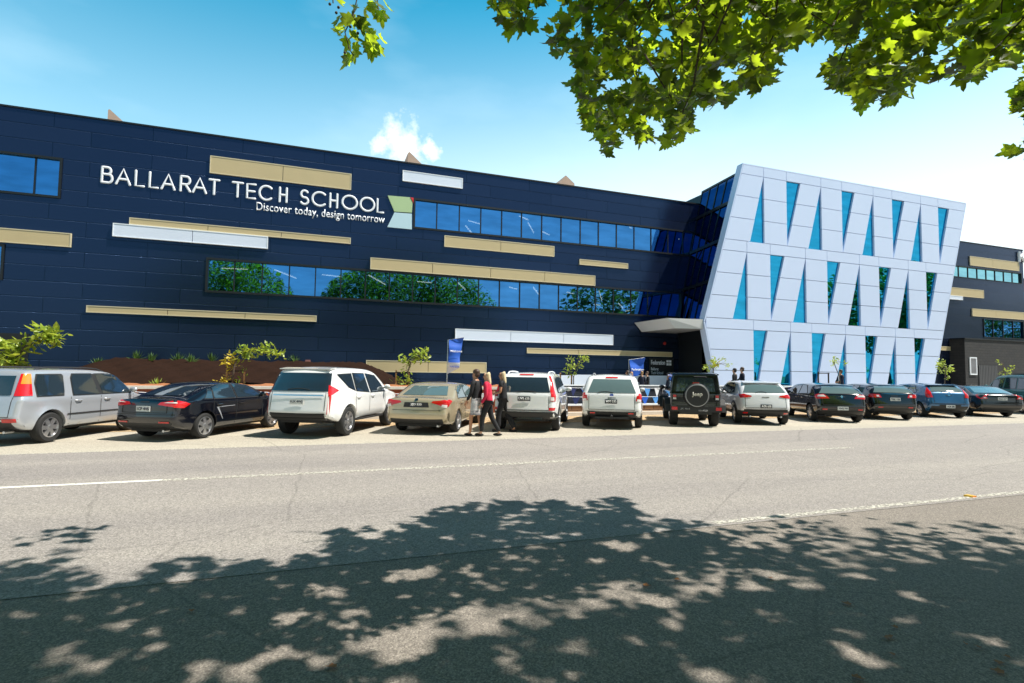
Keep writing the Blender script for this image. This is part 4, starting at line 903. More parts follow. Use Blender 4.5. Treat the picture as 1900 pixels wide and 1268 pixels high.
young_tree(bs(1325, .35), [(1323, 700), (1324, 685), (1328, 676)], [(1320, 672, 9, 18), (1330, 680, 9, 16), (1312, 682, 8, 14), (1325, 678, 7, 12, 1), (1345, 680, 7, 10), (1335, 668, 6, 8), (1350, 676, 5, 6)], 'bushy young tree beside the black off-roader at the corner of the white block')
young_tree(bs(1552, .35), [(1560, 715), (1558, 700), (1550, 672)], [(1548, 670, 7, 10), (1556, 668, 7, 10), (1540, 675, 6, 8), (1563, 675, 6, 8)], 'sparse young tree in front of the middle of the white block', stakes=(1522, 1541, 690), dark=True, lab2='pair of dark stakes with crossbars in front of the white block')
young_tree(bs(1752, .35), [(1753, 715), (1753, 700), (1752, 685)], [(1745, 680, 8, 14), (1752, 676, 9, 16), (1762, 684, 9, 16), (1770, 686, 8, 13), (1748, 670, 6, 8), (1757, 690, 7, 10), (1738, 676, 5, 6), (1762, 702, 6, 8), (1745, 692, 6, 8)], 'dark green young tree at the right foot of the white block')
young_tree(bs(1862, .35), [(1864, 705), (1864, 690), (1858, 675)], [(1857, 671, 6, 11), (1862, 690, 8, 15), (1870, 681, 6, 10), (1873, 690, 6, 9), (1856, 694, 5, 8), (1850, 684-8, 4, 6)], 'lime young tree in front of the charcoal block at the right')
# tufts on the mulch mound
def shrub(px, py, r_px, label, leafm='leaf_shrub', D=23.5, n=34, zz=None):
    x, z = wall(px, py, D); zb = (mound(x, D) if x < 4.4 else .3) if zz is None else zz
    o = empty('strappy_shrub', (x, D, zb-.03), label, 'shrub', 'small strappy shrubs on the mulch'); rg = np.random.default_rng(int(px))
    R = r_px/FPX*D; P = rg.normal(0, .10, (n, 3))*R; P[:, 2] = 0; V, F = leaf_cloud(P, R*1.5, rg, shape=[(0, 0), (.05, .2), (.05, .6), (0, 1), (-.05, .6), (-.05, .2)], updown=(.95, .35)); np_mesh('leaves', V, F, M[leafm], o)
ol = ['first', 'second', 'third', 'fourth', 'fifth', 'sixth', 'seventh', 'eighth']
for k, (px, D) in enumerate(((180, 24.6), (253, 24.6), (280, 23.9), (330, 24.8), (353, 23.8), (394, 24.8), (545, 24.8))):
    shrub(px, 665, 9, 'small green tuft on the dark mulch bank, %s from the left' % ol[k], D=D)
shrub(292, 705, 9, 'pale green tuft at the orange bark edge above the black sedan', 'leaf_young', D=20.4, zz=1.05, n=26)
for k, (px, py) in enumerate(((1830, 715), (1845, 712), (1805, 714))):
    shrub(px, py, 7, 'leafy tuft in the bed right of the white block, %s from the left' % ol[[1, 2, 0][k]], 'leaf_young', D=21.5, zz=.3, n=30)
# concrete wedge by the facade
x, z = wall(568, 700, 25.2); o = empty('concrete_wedge', (x, 25.2, .9), 'salmon coloured concrete wedge leaning at the right end of the mulch bank', 'wedge wall')
q = [wall(a, b, 25.2) for a, b in ((556, 700), (567, 668), (576, 668), (578, 700))]
MB().prism([(q[0][0]-x-.05, 0), (q[1][0]-x, q[1][1]-.9), (q[2][0]-x, q[2][1]-.9), (q[3][0]-x+.05, 0)], -.12, .12).build('wedge', mat('salmon_concrete', (.30, .13, .11), .8), o)
# litter
for k in range(16):
    px, py = random.choice([(random.uniform(1180, 1900), random.uniform(1040, 1255)), (random.uniform(1500, 1890), random.uniform(1180, 1262)), (random.uniform(250, 1100), random.uniform(1020, 1240))])
    x, y = gnd(px, py); V, F = leaf_cloud(np.zeros((1, 3)), .055, RNG, updown=(.05, .1)); V[:, 2] = np.abs(V[:, 2])*.5+.006
    o = np_mesh('fallen_leaf', V, F, mat('dry_leaf', (.28, .11, .03), .8) if k == 0 else bpy.data.materials['dry_leaf']); o.location = (x, y, 0)
    tag(o, 'dry brown leaf lying on the shaded near asphalt', 'fallen leaf', 'fallen leaves on the asphalt')
x, y = gnd(1800, 922); o = empty('road_marker', (x, y, 0), 'small yellow reflective marker on the near edge line', 'road marker')
MB().prism([(-.06, 0), (-.045, .022), (.045, .022), (.06, 0)], -.05, .05).build('body', mat('marker_yellow', (.62, .36, .02), .4), o); MB().box(-.04, .04, -.056, -.048, .004, .018).build('reflector', mat('marker_lens', (.7, .2, .02), .2), o)

# ================================================================== BUNTING, BANNERS
FC = ['flag_white', 'flag_blue', 'flag_white', 'flag_sky', 'flag_navy']
def bunting(a, b, n, label, size=.34, sag=.10):
    a = Vector(a); b = Vector(b); o = empty('bunting', a, label, 'bunting', 'strings of blue and white bunting along the garden wall'); d = b-a
    f = lambda t: d*t-Vector((0, 0, sag*abs(math.sin(PI*t*max(1, round(d.length/3))))))
    MB().tube([f(k/40) for k in range(41)], .009, 5).build('string', M['flag_white'], o)
    cache = {}
    for k in range(n):
        p = f((k+.5)/n); w = size*.5; tl = random.uniform(-.5, .5); mb = MB(); h = size*random.uniform(.95, 1.15); t = random.uniform(-.05, .05)
        s = [(-w, 0), (w, 0), (t, -h)]
        A = [Vector((x*math.cos(tl), x*math.sin(tl)*.4+(-.03 if z else 0)*math.sin(k), z)) for x, z in s]; nv = Vector((0, .004, 0))
        mb.face(A); mb.face([q+nv for q in reversed(A)])
        for i in range(3): j = (i+1) % 3; mb.face([A[i], A[i]+nv, A[j]+nv, A[j]])
        fo = mb.build('flag', M[FC[(k*2+len(label)) % 5]], o); fo.location = p
for x0, x1, y, z, n, lb in ((-9, -2.2, 19.24, .93, 16, 'upper string of bunting over the rust wall behind the two leftmost cars'), (-9, -2.2, 19.2, .72, 14, 'lower string of bunting over the rust wall behind the two leftmost cars'),
                            (-2.0, 8.0, 19.22, .92, 24, 'string of bunting on the garden wall behind the white off-roader and gold sedan'),
                            (8.4, 14.8, 19.55, 1.14, 13, 'upper string of bunting on the dark fence behind the white wagons'), (8.4, 14.8, 19.5, .78, 12, 'lower string of bunting on the dark fence behind the white wagons'),
                            (15, 24, 19.55, 1.14, 19, 'string of bunting on the dark fence between the black off-roader and silver crossover'),
                            (24.2, 34, 19.55, 1.1, 18, 'string of bunting on the dark fence behind the black hatchbacks')):
    bunting((x0, y, z), (x1, y, z), n, lb)
# teardrop banner
def banner(pts, D, label, split, txt1, txt2, poleg, t1=None, t2=None):
    q = [Vector((wall(x, y, D)[0], 0, wall(x, y, D)[1])) for x, y in pts]; o = Vector((q[-1].x, D, poleg)); r = empty('feather_banner', o, label, 'banner flag', 'blue feather banners')
    q = [Vector((v.x-o.x, 0, v.z-o.z)) for v in q]
    def cloth(name, poly, m):
        V2, E2, F2 = fillpoly([(v.x, v.z) for v in poly], .12); v = [(x, .05*math.sin(5*x+3*z)+.03*math.sin(11*z), z) for x, z in V2]; n = len(v)
        return obj(name, v, F2, m, r, smooth=True)
    zs_ = split; c = cloth('cloth', q, M['flag_blue']) if zs_ is None else None
    if zs_ is not None:
        zc = wall(pts[0][0], zs_, D)[1]-poleg
        def clip(poly, keep_above):
            out = []
            for i in range(len(poly)):
                a, b = poly[i], poly[(i+1) % len(poly)]; ia, ib = (a.z > zc) == keep_above, (b.z > zc) == keep_above
                if ia: out.append(a)
                if ia != ib: t = (zc-a.z)/(b.z-a.z); out.append(a.lerp(b, t))
            return out
        cloth('cloth', clip(q, True), M['flag_blue']); cloth('white_tip', clip(q, False), M['flag_white'])
    mb = MB(); xs_ = min(q, key=lambda v: v.z); top = max(q, key=lambda v: v.z)
    mb.tube([(q[-1].x-.03, .02, 0), (q[-1].x-.03, .02, q[-1].z), (q[0].x-.03, .02, q[0].z), (top.x, .02, top.z)], [.022, .02, .015, .01], 7); mb.build('pole', M['steel'], r)
    for tx, tp, mm in ((txt1, t1, 'letter'), (txt2, t2, 'flag_blue')):
        if tx:
            a = wall(tp[0], tp[1], D); b = wall(tp[2], tp[1], D); t = text_mesh('lettering', tx, M[mm], r, b[0]-a[0], None, .005, .015); t.location = (a[0]-o.x, -.10, a[1]-poleg)
def fillpoly(poly, step):
    """constrained Delaunay fill of a 2D outline with inner grid points"""
    P = []; n = len(poly)
    for i in range(n):
        a, b = Vector(poly[i]).to_2d(), Vector(poly[(i+1) % n]).to_2d(); k = max(1, int((b-a).length/step+.5))
        P += [a.lerp(b, j/k) for j in range(k)]
    nb = len(P); ed = [(i, (i+1) % nb) for i in range(nb)]
    xs_ = [p.x for p in P]; ys_ = [p.y for p in P]; gx = np.arange(min(xs_)+step*.53, max(xs_), step); gy = np.arange(min(ys_)+step*.47, max(ys_), step)
    if len(gx) and len(gy):
        X, Y = np.meshgrid(gx, gy); X = X.ravel(); Y = Y.ravel(); k = inpoly(X, Y, [(p.x, p.y) for p in P])
        A = np.array([(p.x, p.y) for p in P]); X = X[k]; Y = Y[k]
        if len(X):
            dm = np.min(np.hypot(X[:, None]-A[None, :, 0], Y[:, None]-A[None, :, 1]), axis=1); kk = dm > step*.45; P += [Vector((x, y)) for x, y in zip(X[kk], Y[kk])]
    v, e, f, *_ = delaunay_2d_cdt(P, ed, [list(range(nb))], 1, 1e-5)
    return [(p.x, p.y) for p in v], e, [tuple(t) for t in f]
banner([(833, 631), (861, 626.5), (853, 664), (852, 683), (831, 694)], 20.6, 'tall blue feather banner with a white tip behind the gold sedan', 673, 'Welcome', 'Federation', .95, (834, 654, 856), (834, 682, 851))
banner([(1168, 668), (1196, 664), (1194, 690), (1183, 698), (1169, 700)], 22.5, 'plain blue banner beside the group under the entrance sign', None, 'Federation', None, .3, (1170, 688, 1192), None)

# ================================================================== VEHICLES
def paint(name, col, metal=0, rough=.25): return mat(name, col, rough, metal, coat=1, noise=.02, nscale=3)
M['tyre'] = mat('tyre', (.018, .018, .018), .85); M['rim'] = mat('alloy_rim', (.55, .55, .57), .3, metal=.85); M['rim_dark'] = mat('rim_well', (.015, .015, .015), .7)
M['car_glass'] = mat('car_glass', (.018, .030, .040), .04, spec=.9, coat=1); M['car_glass_light'] = mat('car_glass_light', (.10, .15, .15), .04, spec=.9, coat=1)
M['lamp_red'] = mat('tail_lamp_red', (.60, .008, .010), .12, coat=1); M['lamp_clear'] = mat('tail_lamp_clear', (.75, .70, .68), .12, coat=1); M['lamp_amber'] = mat('lamp_amber', (.85, .25, .02), .15, coat=1)
M['plastic'] = mat('black_plastic', (.022, .022, .023), .6); M['seam'] = mat('panel_gap', (.02, .02, .02), .8); M['chrome'] = mat('chrome', (.75, .75, .76), .12, metal=1)
M['plate_white'] = mat('plate_white', (.72, .72, .70), .5); M['plate_dark'] = mat('plate_dark', (.03, .035, .05), .5)
def catmull(P, step=.05):
    out = []; n = len(P)
    for i in range(n-1):
        p0, p1, p2, p3 = (Vector(P[max(i-1, 0)]), Vector(P[i]), Vector(P[i+1]), Vector(P[min(i+2, n-1)])); L = (p2-p1).length; k = max(2, int(L/step))
        if i == 0: p0 = p1-(p2-p1)
        if i == n-2: p3 = p2+(p2-p1)
        # centripetal-ish: limit tangents by segment length
        m1 = (p2-p0)*.5; m2 = (p3-p1)*.5
        for m in (m1, m2):
            if m.length > L*1.1: m *= L*1.1/m.length
        for j in range(k):
            t = j/k; t2 = t*t; t3 = t2*t; out.append((2*t3-3*t2+1)*p1+(t3-2*t2+t)*m1+(-2*t3+3*t2)*p2+(t3-t2)*m2)
    out.append(Vector(P[-1])); return out
class Car:
    def __init__(s, name, label, cat, L, W, H, xr, wb, rw, top, belt, tumble, paintm, sill=.27, clad=None, r=.09, crown=.035, arch=.055, flare=0, taper=(.045, .10), wheelw=.215, spokes=5, rimf=.66):
        s.L, s.W, s.H, s.xr, s.xf, s.rw, s.belt, s.k, s.sill = L, W, H, xr, xr+wb, rw, belt, tumble, sill; s.taper = taper; s.flare = flare
        s.root = empty(name, (0, 0, 0), label, cat); s.pm = paintm; s.parts = []
        R = rw+arch; pts = [(p.x, p.y) for p in catmull(top)]; kind = [1.0]*len(pts)
        def addarc(cx):
            z0 = s.sill; a0 = math.asin(max(-1, min(1, (z0-rw)/R))); n = 14
            for i in range(n+1):
                a = lerp(a0, PI-a0, i/n); pts.append((cx+R*math.cos(a), rw+R*math.sin(a))); kind.append(.12)
        xe = pts[-1][0]; pts.append((xe-.10, s.sill-.02)); kind.append(.5)
        addarc(s.xf)
        for t in (.25, .5, .75): pts.append((lerp(s.xf-R, s.xr+R, t), s.sill-.01)); kind.append(.5)
        addarc(s.xr)
        if s.xr-R > pts[0][0]+.2: pts.append(((s.xr-R+pts[0][0])/2, s.sill+.02)); kind.append(.5)
        s.poly = pts; n = len(pts); V = [Vector(p) for p in pts]; nor = []
        area = sum(V[i].x*V[(i+1) % n].y-V[(i+1) % n].x*V[i].y for i in range(n)); sg_ = 1 if area > 0 else -1
        for i in range(n):
            a, b = V[i]-V[i-1], V[(i+1) % n]-V[i]
            t = (a.normalized()+b.normalized()); t = t.normalized() if t.length > 1e-6 else a.normalized()
            nor.append(Vector((-t.y, t.x))*sg_)
        for _ in range(2): nor = [(nor[i-1]+nor[i]*2+nor[(i+1) % n]).normalized() for i in range(n)]
        rings = []
        cols = [(0, 0), (.45, .2), (.78, .6), (1, 1)]
        for fr_, cr_ in cols: rings.append((lambda p, fr_=fr_: fr_*(s.hw(p.x, p.y)-r), lambda i, cr_=cr_: crown*cr_*kind[i]))
        for a in (25, 50, 72, 90):
            a = rad(a); rings.append((lambda p, a=a: s.hw(p.x, p.y)-r+r*math.sin(a), lambda i, a=a: (crown+r*(1-math.cos(a)))*kind[i]))
        verts, faces = [], []
        def ring(side):
            base = []
            for fy, ins in rings:
                st_ = len(verts); base.append(st_)
                for i in range(n): p = V[i]+nor[i]*ins(i); verts.append((p.x, side*fy(p), p.y))
            return base
        bl = ring(1)
        rgt = ring(-1)
        for base, flip in ((bl, False), (rgt, True)):
            for k in range(len(base)-1):
                for i in range(n):
                    j = (i+1) % n; q = (base[k]+i, base[k]+j, base[k+1]+j, base[k+1]+i); faces.append(q[::-1] if flip else q)
        # side skins
        lastp = [V[i]+nor[i]*((crown+r)*kind[i]) for i in range(n)]
        for side in (1, -1):
            v2, e2, f2 = fillpoly([(p.x, p.y) for p in lastp], .085); st_ = len(verts)
            for x, z in v2: verts.append((x, side*s.hw(x, z), z))
            for f in f2: faces.append(tuple(st_+q for q in (f if side < 0 else f[::-1])))
        bm = bmesh.new(); vs = [bm.verts.new(v) for v in verts]
        for f in faces:
            try: bm.faces.new([vs[i] for i in f])
            except ValueError: pass
        bmesh.ops.remove_doubles(bm, verts=bm.verts, dist=.0015); bmesh.ops.dissolve_degenerate(bm, dist=.0005, edges=bm.edges); bmesh.ops.recalc_face_normals(bm, faces=bm.faces)
        if clad: bmesh.ops.bisect_plane(bm, geom=bm.verts[:]+bm.edges[:]+bm.faces[:], dist=1e-4, plane_co=(0, 0, clad), plane_no=(0, 0, 1))
        for f in bm.faces:
            f.smooth = True; c = f.calc_center_median()
            if clad and c.z < clad: f.material_index = 1
            elif abs(c.y) < W*.40 and c.z < rw+R and f.normal.z < -.3: f.material_index = 1
        s.bvh = BVHTree.FromBMesh(bm); me = bpy.data.meshes.new('body'); bm.to_mesh(me); bm.free(); me.materials.append(paintm); me.materials.append(M['plastic'])
        me.set_sharp_from_angle(angle=rad(42)); o = bpy.data.objects.new('body', me); link(o, s.root)
        s.wheels(spokes, wheelw, rimf)
        if clad and clad > .4:
            for q in (s.xr, s.xf):
                for sd_ in (1, -1):
                    n = 16; a0, a1 = .18, PI-.18; ri, ro = R+crown*.12+r*.12+.012, R+.085
                    pl = [(q+ri*math.cos(lerp(a0, a1, i/n)), rw+ri*math.sin(lerp(a0, a1, i/n))) for i in range(n+1)]+[(q+ro*math.cos(lerp(a1, a0, i/n)), rw+ro*math.sin(lerp(a1, a0, i/n))) for i in range(n+1)]
                    s.add(s.skin('arch_trim', M['plastic'], pl, 'side', .006, .05, sides=(sd_,)))
    def hw(s, x, z):
        w = s.W/2; a = .9
        if x < a: w -= s.W*s.taper[0]*((a-x)/a)**2
        if x > s.L-a: w -= s.W*s.taper[1]*((x-s.L+a)/a)**2
        if z > s.belt: w -= s.k*(z-s.belt)+.012*min(1, (z-s.belt)/.05)
        else: w -= .035*((s.belt-z)/max(.1, s.belt-s.sill))**2*1.0+.018*math.sin(PI*min(1, max(0, (s.belt-z)/.35)))*.6
        if z < s.sill+.12: w -= .06*((s.sill+.12-z)/.12)
        if s.flare:
            for q in (s.xr, s.xf):
                d = math.hypot(x-q, z-s.rw)-s.rw; w += s.flare*max(0, 1-abs(d-.07)/.12)
        return w
    def skin(s, name, m, poly, view, off=.004, step=.07, parent=None, thick=.0, sides=(1,)):
        """thin fitted piece laid on the body: polygon drawn in rear (y,z), front (y,z), side (x,z) or top (x,y) view"""
        res = []
        VV, FF = [], []
        diag = view in ('rear_c', 'side_c'); view = view.split('_')[0]
        for sd_ in sides:
            if diag:        # wrap-round lamps: outline carried to the body, then cast along the corner's diagonal
                pl = []
                for a, b in poly:
                    for q_ in range(30):
                        if view == 'rear': o_, d = Vector((-1.5, (a-.01*q_)*sd_, b)), Vector((1, 0, 0))
                        else: o_, d = Vector((a+.01*q_, 2.5*sd_, b)), Vector((0, -sd_, 0))
                        h = s.bvh.ray_cast(o_, d)
                        if h[0] is not None and abs(h[1].dot(d)) > .35: break
                    if h[0] is not None: pl.append(((h[0].x+h[0].y*sd_)/math.sqrt(2), b))
                if len(pl) < 3: continue
                v2, e2, f2 = fillpoly(pl, step)
            else: v2, e2, f2 = fillpoly(poly, step)
            P = []; okv = []
            for a, b in v2:
                if diag:
                    d = Vector((1, -sd_, 0)).normalized(); h = s.bvh.ray_cast(Vector((a/math.sqrt(2), a/math.sqrt(2)*sd_, b))-d*4, d)
                    if h[0] is None: P.append(Vector((0, 0, 0))); okv.append(False)
                    else: nn = h[1] if h[1].dot(d) < 0 else -h[1]; P.append(h[0]+nn*off); okv.append(True)
                    continue
                if view == 'rear': o_, d = Vector((-1.5, a*sd_, b)), Vector((1, 0, 0))
                elif view == 'front': o_, d = Vector((s.L+1.5, a*sd_, b)), Vector((-1, 0, 0))
                elif view == 'top': o_, d = Vector((a, b*sd_, 4)), Vector((0, 0, -1))
                else: o_, d = Vector((a, 2.5*sd_, b)), Vector((0, -sd_, 0))
                h = s.bvh.ray_cast(o_, d)
                for q_ in range(14):       # beyond the silhouette: draw the point back onto the body
                    if h[0] is not None and abs(h[1].dot(d)) > .16: break
                    if view in ('rear', 'front'): o_.y -= .012*(1 if o_.y > 0 else -1)
                    elif view == 'side': o_.x += .012*(1 if a < s.L/2 else -1); o_.z -= .004*(1 if b > s.belt else 0)
                    else: break
                    h = s.bvh.ray_cast(o_, d)

                if h[0] is None: P.append(Vector((0, 0, 0))); okv.append(False)
                else:
                    nn = h[1]; nn = nn if nn.dot(d) < 0 else -nn; P.append(h[0]+nn*off-d*off*.6); okv.append(True)
            st_ = len(VV); VV += P
            for f in f2:
                if all(okv[i] for i in f):
                    pp = [P[i] for i in f]; 
                    if max((pp[i]-pp[i-1]).length for i in range(len(pp))) > step*7: continue
                    nn = (pp[1]-pp[0]).cross(pp[2]-pp[0]); g_ = tuple(st_+i for i in f); FF.append(g_ if nn.dot(d) < 0 else g_[::-1])
        return VV, FF, m, name, parent
    def add(s, *pieces, name=None, parent=None):
        """join several skins into one part"""
        V, F, mi, ms = [], [], [], []
        for VV, FF, m, nm, par in pieces:
            if m not in ms: ms.append(m)
            st_ = len(V); V += VV; F += [tuple(st_+i for i in f) for f in FF]; mi += [ms.index(m)]*len(FF); name = name or nm
        if not F: return None
        return obj(name, V, F, ms, parent or s.root, mi, smooth=True, sharp=50)
    def wheels(s, spokes, ww, rimf):
        R = s.rw; tm = MB(); rr = R*rimf; h = ww
        prof = [(rr*.98, 0), (rr*1.03, -.012), (R*.90, -.012), (R*.97, .012), (R, .04), (R, h-.04), (R*.96, h-.01), (rr, h), (rr, h-.03), (0.01, h-.03)]
        tm.lathe(prof, 32)
        rm = MB(); rm.lathe([(rr*1.0, -.004), (rr*.93, -.006), (rr*.90, .03), (rr*.88, .075)], 32); rm.lathe([(rr*.88, .075), (.01, .078)], 32, 1)
        rm.lathe([(.06, .002), (.055, -.008), (.001, -.010)], 14)
        for k in range(spokes):
            a = 2*PI*k/spokes; c, d_ = math.cos(a), math.sin(a); T = Matrix(((c, 0, -d_, 0), (0, 1, 0, 0), (d_, 0, c, 0), (0, 0, 0, 1))); w0 = 2*PI*rr/spokes*.20
            P = [T @ Vector(p) for p in ((.03, .0, -w0*.8), (.03, .0, w0*.8), (rr*.93, .012, w0*1.15), (rr*.93, .012, -w0*1.15), (.03, .05, -w0*.8), (.03, .05, w0*.8), (rr*.93, .06, w0*1.15), (rr*.93, .06, -w0*1.15))]
            n = len(rm.v); rm.v += [tuple(p) for p in P]
            for f in ((0, 1, 2, 3), (0, 3, 7, 4), (1, 5, 6, 2), (3, 2, 6, 7), (0, 4, 5, 1)): rm.f.append(tuple(n+i for i in f)); rm.m.append(0)
        first = None
        for x in (s.xr, s.xf):
            for sd_ in (-1, 1):
                yo = s.hw(x, R*2+.12)-.015
                if first is None:
                    wo = tm.build('wheel', M['tyre'], s.root, smooth=True, sharp=40); ro = rm.build('rim', [M['rim'], M['rim_dark']], wo, smooth=True, sharp=30); first = wo
                else:
                    wo = first.copy(); COL.objects.link(wo); wo.parent = s.root; ro = first.children[0].copy(); COL.objects.link(ro); ro.parent = wo
                wo.location = (x, sd_*yo, R); wo.rotation_euler = (0, random.uniform(0, 6), 0) if sd_ < 0 else (0, random.uniform(0, 6), PI)
        # dark inner arches
        a = MB(); a.box(s.xr-R*.9, s.xf+R*.9, -s.W*.36, s.W*.36, s.sill-.05, s.sill+.25); a.box(.25, s.L-.25, -s.W*.3, s.W*.3, s.sill-.02, s.sill+.12); a.build('underbody', M['rim_dark'], s.root)
        a = MB(); 
        for x in (s.xr, s.xf): a.tube([(x, -s.W*.42, R), (x, s.W*.42, R)], .04, 8)
        a.build('axle', M['rim_dark'], s.root)
    def side_glass(s, polys, m=None, label=None):
        m = m or M['car_glass']
        for sd_ in (1, -1):
            for p in polys:
                # pillar-black surround, then the pane
                cx = sum(q[0] for q in p)/len(p); cz = sum(q[1] for q in p)/len(p)
                big = [(cx+(x-cx)*(1+.035/max(.1, abs(x-cx)+.1)), cz+(z-cz)*(1+.03/max(.1, abs(z-cz)+.06))) for x, z in p]
                fr_ = s.add(s.skin('window', M['plastic'], big, 'side', .003, sides=(sd_,)))
                if fr_: s.add(s.skin('pane', m, p, 'side', .008, sides=(sd_,)), parent=fr_)
    def seams(s, xs_, z0=.34, z1=None, handles=(), hz=None):
        z1 = z1 or s.belt
        for x in xs_:
            zz = z0 if min(abs(x-q) for q in (s.xr, s.xf)) > s.rw+.08 else s.rw+math.sqrt(max(.01, (s.rw+.08)**2-min(abs(x-q) for q in (s.xr, s.xf))**2))+.02
            for sd_ in (1, -1): s.add(s.skin('door_gap', M['seam'], [(x-.008, zz), (x+.008, zz), (x+.008, z1), (x-.008, z1)], 'side', .003, .12, sides=(sd_,)))
        for x in handles:
            for sd_ in (1, -1):
                z = hz or s.belt-.09; y = s.hw(x, z)*sd_; MB().tube([(x-.10, y, z), (x-.07, y+.03*sd_, z), (x+.07, y+.03*sd_, z), (x+.10, y, z)], .014, 6).build('door_handle', s.pm, s.root, smooth=True)
    def mirrors(s, x, z=None):
        z = z or s.belt+.06
        for sd_ in (1, -1):
            y = s.hw(x, z)*sd_; mb = MB(); mb.ball((x, y+.13*sd_, z+.03), .1, 12, 8, 0, (.55, 1.05, .75)); mb.bar((x, y-.02*sd_, z), (x, y+.08*sd_, z), .04); mo = mb.build('mirror', s.pm, s.root, smooth=True)
    def lamp(s, rear=None, side=None, m=None, clear=None, clear_side=None, name='tail_lamp'):
        for sd_ in (1, -1):
            pc = []
            if rear: pc.append(s.skin(name, m or M['lamp_red'], rear, 'rear_c', .012, .04, sides=(sd_,)))
            if side: pc.append(s.skin(name, m or M['lamp_red'], side, 'side_c', .012, .04, sides=(sd_,)))
            o = s.add(*pc)
            if clear and o: s.add(s.skin('lens', M['lamp_clear'], clear, 'rear_c', .017, .04, sides=(sd_,)), parent=o)
            if clear_side and o: s.add(s.skin('lens', clear_side[1], clear_side[0], 'side_c', .017, .04, sides=(sd_,)), parent=o)
    def tailgate(s, w, z0, z1, bump=None):
        g = .007
        for p in ([(-w, z0), (w, z0), (w, z0+2*g), (-w, z0+2*g)], [(w-g, z0), (w+g, z0), (w+g*.5, z1), (w-g*1.5, z1)], [(-w-g, z0), (-w+g, z0), (-w+g*1.5, z1), (-w-g*.5, z1)]): s.rear('tailgate_gap', M['seam'], p, .003, step=.1)
        if bump: s.rear('bumper_gap', M['seam'], mir([(s.W*.47, bump), (s.W*.47, bump+.012)]), .003, step=.1)
        s.rear('handle_recess', M['plastic'], mir([(.12, z1-.10 if z1 < .97 else .955), (.12, z1-.075 if z1 < .97 else .98)]), .005, step=.06)
    def reflect(s, y0, y1, z0, z1, m=None):
        for sd_ in (1, -1): s.add(s.skin('reflector', m or M['lamp_red'], [(y0, z0), (y1, z0), (y1, z1), (y0, z1)], 'rear', .012, .05, sides=(sd_,)))
    def rear(s, name, m, poly, off=.005, sides=(1,), step=.07): return s.add(s.skin(name, m, poly, 'rear', off, step, sides=sides))
    def front(s):
        for sd_ in (1, -1): s.add(s.skin('headlamp', M['lamp_clear'], [(s.W*.28, .62), (s.W*.46, .66), (s.W*.46, .78), (s.W*.28, .74)], 'front', .01, .06, sides=(sd_,)))
        s.add(s.skin('grille', M['plastic'], [(-s.W*.24, .5), (s.W*.24, .5), (s.W*.24, .70), (-s.W*.24, .70)], 'front', .006))
    def plate(s, z, text, dark=False, w=.37, h=.13, y=0):
        o_ = s.bvh.ray_cast(Vector((-1.5, y, z)), Vector((1, 0, 0)))[0]; x = (o_.x if o_ else 0)-.012
        for dz_ in (-h/2, h/2):
            q = s.bvh.ray_cast(Vector((-1.5, y, z+dz_)), Vector((1, 0, 0)))[0]
            if q: x = min(x, q.x-.012)
        T = Matrix.Translation((x, y, z)); mb = MB().box(-.006, .006, -w/2, w/2, -h/2, h/2, 0, T); p = mb.build('number_plate', M['plate_dark'] if dark else M['plate_white'], s.root)
        t = text_mesh('characters', text, M['plate_white'] if dark else M['plate_dark'], p, w*.86, h*.58, .003, .03); t.rotation_euler = (0, 0, -PI/2); t.location = (x-.008, y+w*.43, z-h*.29)
    def wiper(s, z0, y0, y1):
        P = []
        for k in range(6):
            y = lerp(y0, y1, k/5); q = s.bvh.ray_cast(Vector((-1.5, y, z0+.03*math.sin(PI*k/5))), Vector((1, 0, 0)))[0]
            if q: P.append((q.x-.02, y, q.z))
        if len(P) > 2: MB().tube(P, .011, 5).build('wiper', M['plastic'], s.root)
    def rails(s, x0, x1, m=None, yk=.12):
        for sd_ in (1, -1):
            P = []
            for k in range(9):
                x = lerp(x0, x1, k/8); y = (s.hw(x, s.H)-yk)*sd_; q = s.bvh.ray_cast(Vector((x, y, 4)), Vector((0, 0, -1)))[0]
                if q: P.append((x, y, q.z+(.045 if 0 < k < 8 else .0)))
            MB().tube(P, .02, 6).build('roof_rail', m or M['plastic'], s.root, smooth=True)
    def exhaust(s, y, z=.30): MB().tube([(.08, y, z), (.30, y, z)], .03, 10).build('exhaust', M['steel'], s.root)
    def spoiler(s, x, z, w, dx=.22, m=None):
        mb = MB(); mb.v += [(x-dx*.4, -w, z-.035), (x-dx*.4, w, z-.035), (x+dx, w, z+.0), (x+dx, -w, z+.0), (x-dx*.4, -w, z-.012), (x-dx*.4, w, z-.012), (x+dx, w, z+.022), (x+dx, -w, z+.022)]
        for f in ((0, 3, 2, 1), (4, 5, 6, 7), (0, 1, 5, 4), (1, 2, 6, 5), (2, 3, 7, 6), (3, 0, 4, 7)): mb.f.append(f); mb.m.append(0)
        mb.build('spoiler', m or s.pm, s.root)
    def place(s, px, py, th=61, dx=0, sc=(.955, .955, .95)):
        """put the rear right tyre's contact patch on this photo point"""
        gx, gy = gnd(px, py); c, q = math.cos(rad(th)), math.sin(rad(th)); lx, ly = s.xr*sc[0], -(s.hw(s.xr, .5)-.1)*sc[1]; s.root.scale = sc
        s.root.location = (gx-(lx*c-ly*q)+dx, gy-(lx*q+ly*c), 0); s.root.rotation_euler = (0, 0, rad(th))
def mir(p): return p+[(-y, z) for y, z in reversed(p)]
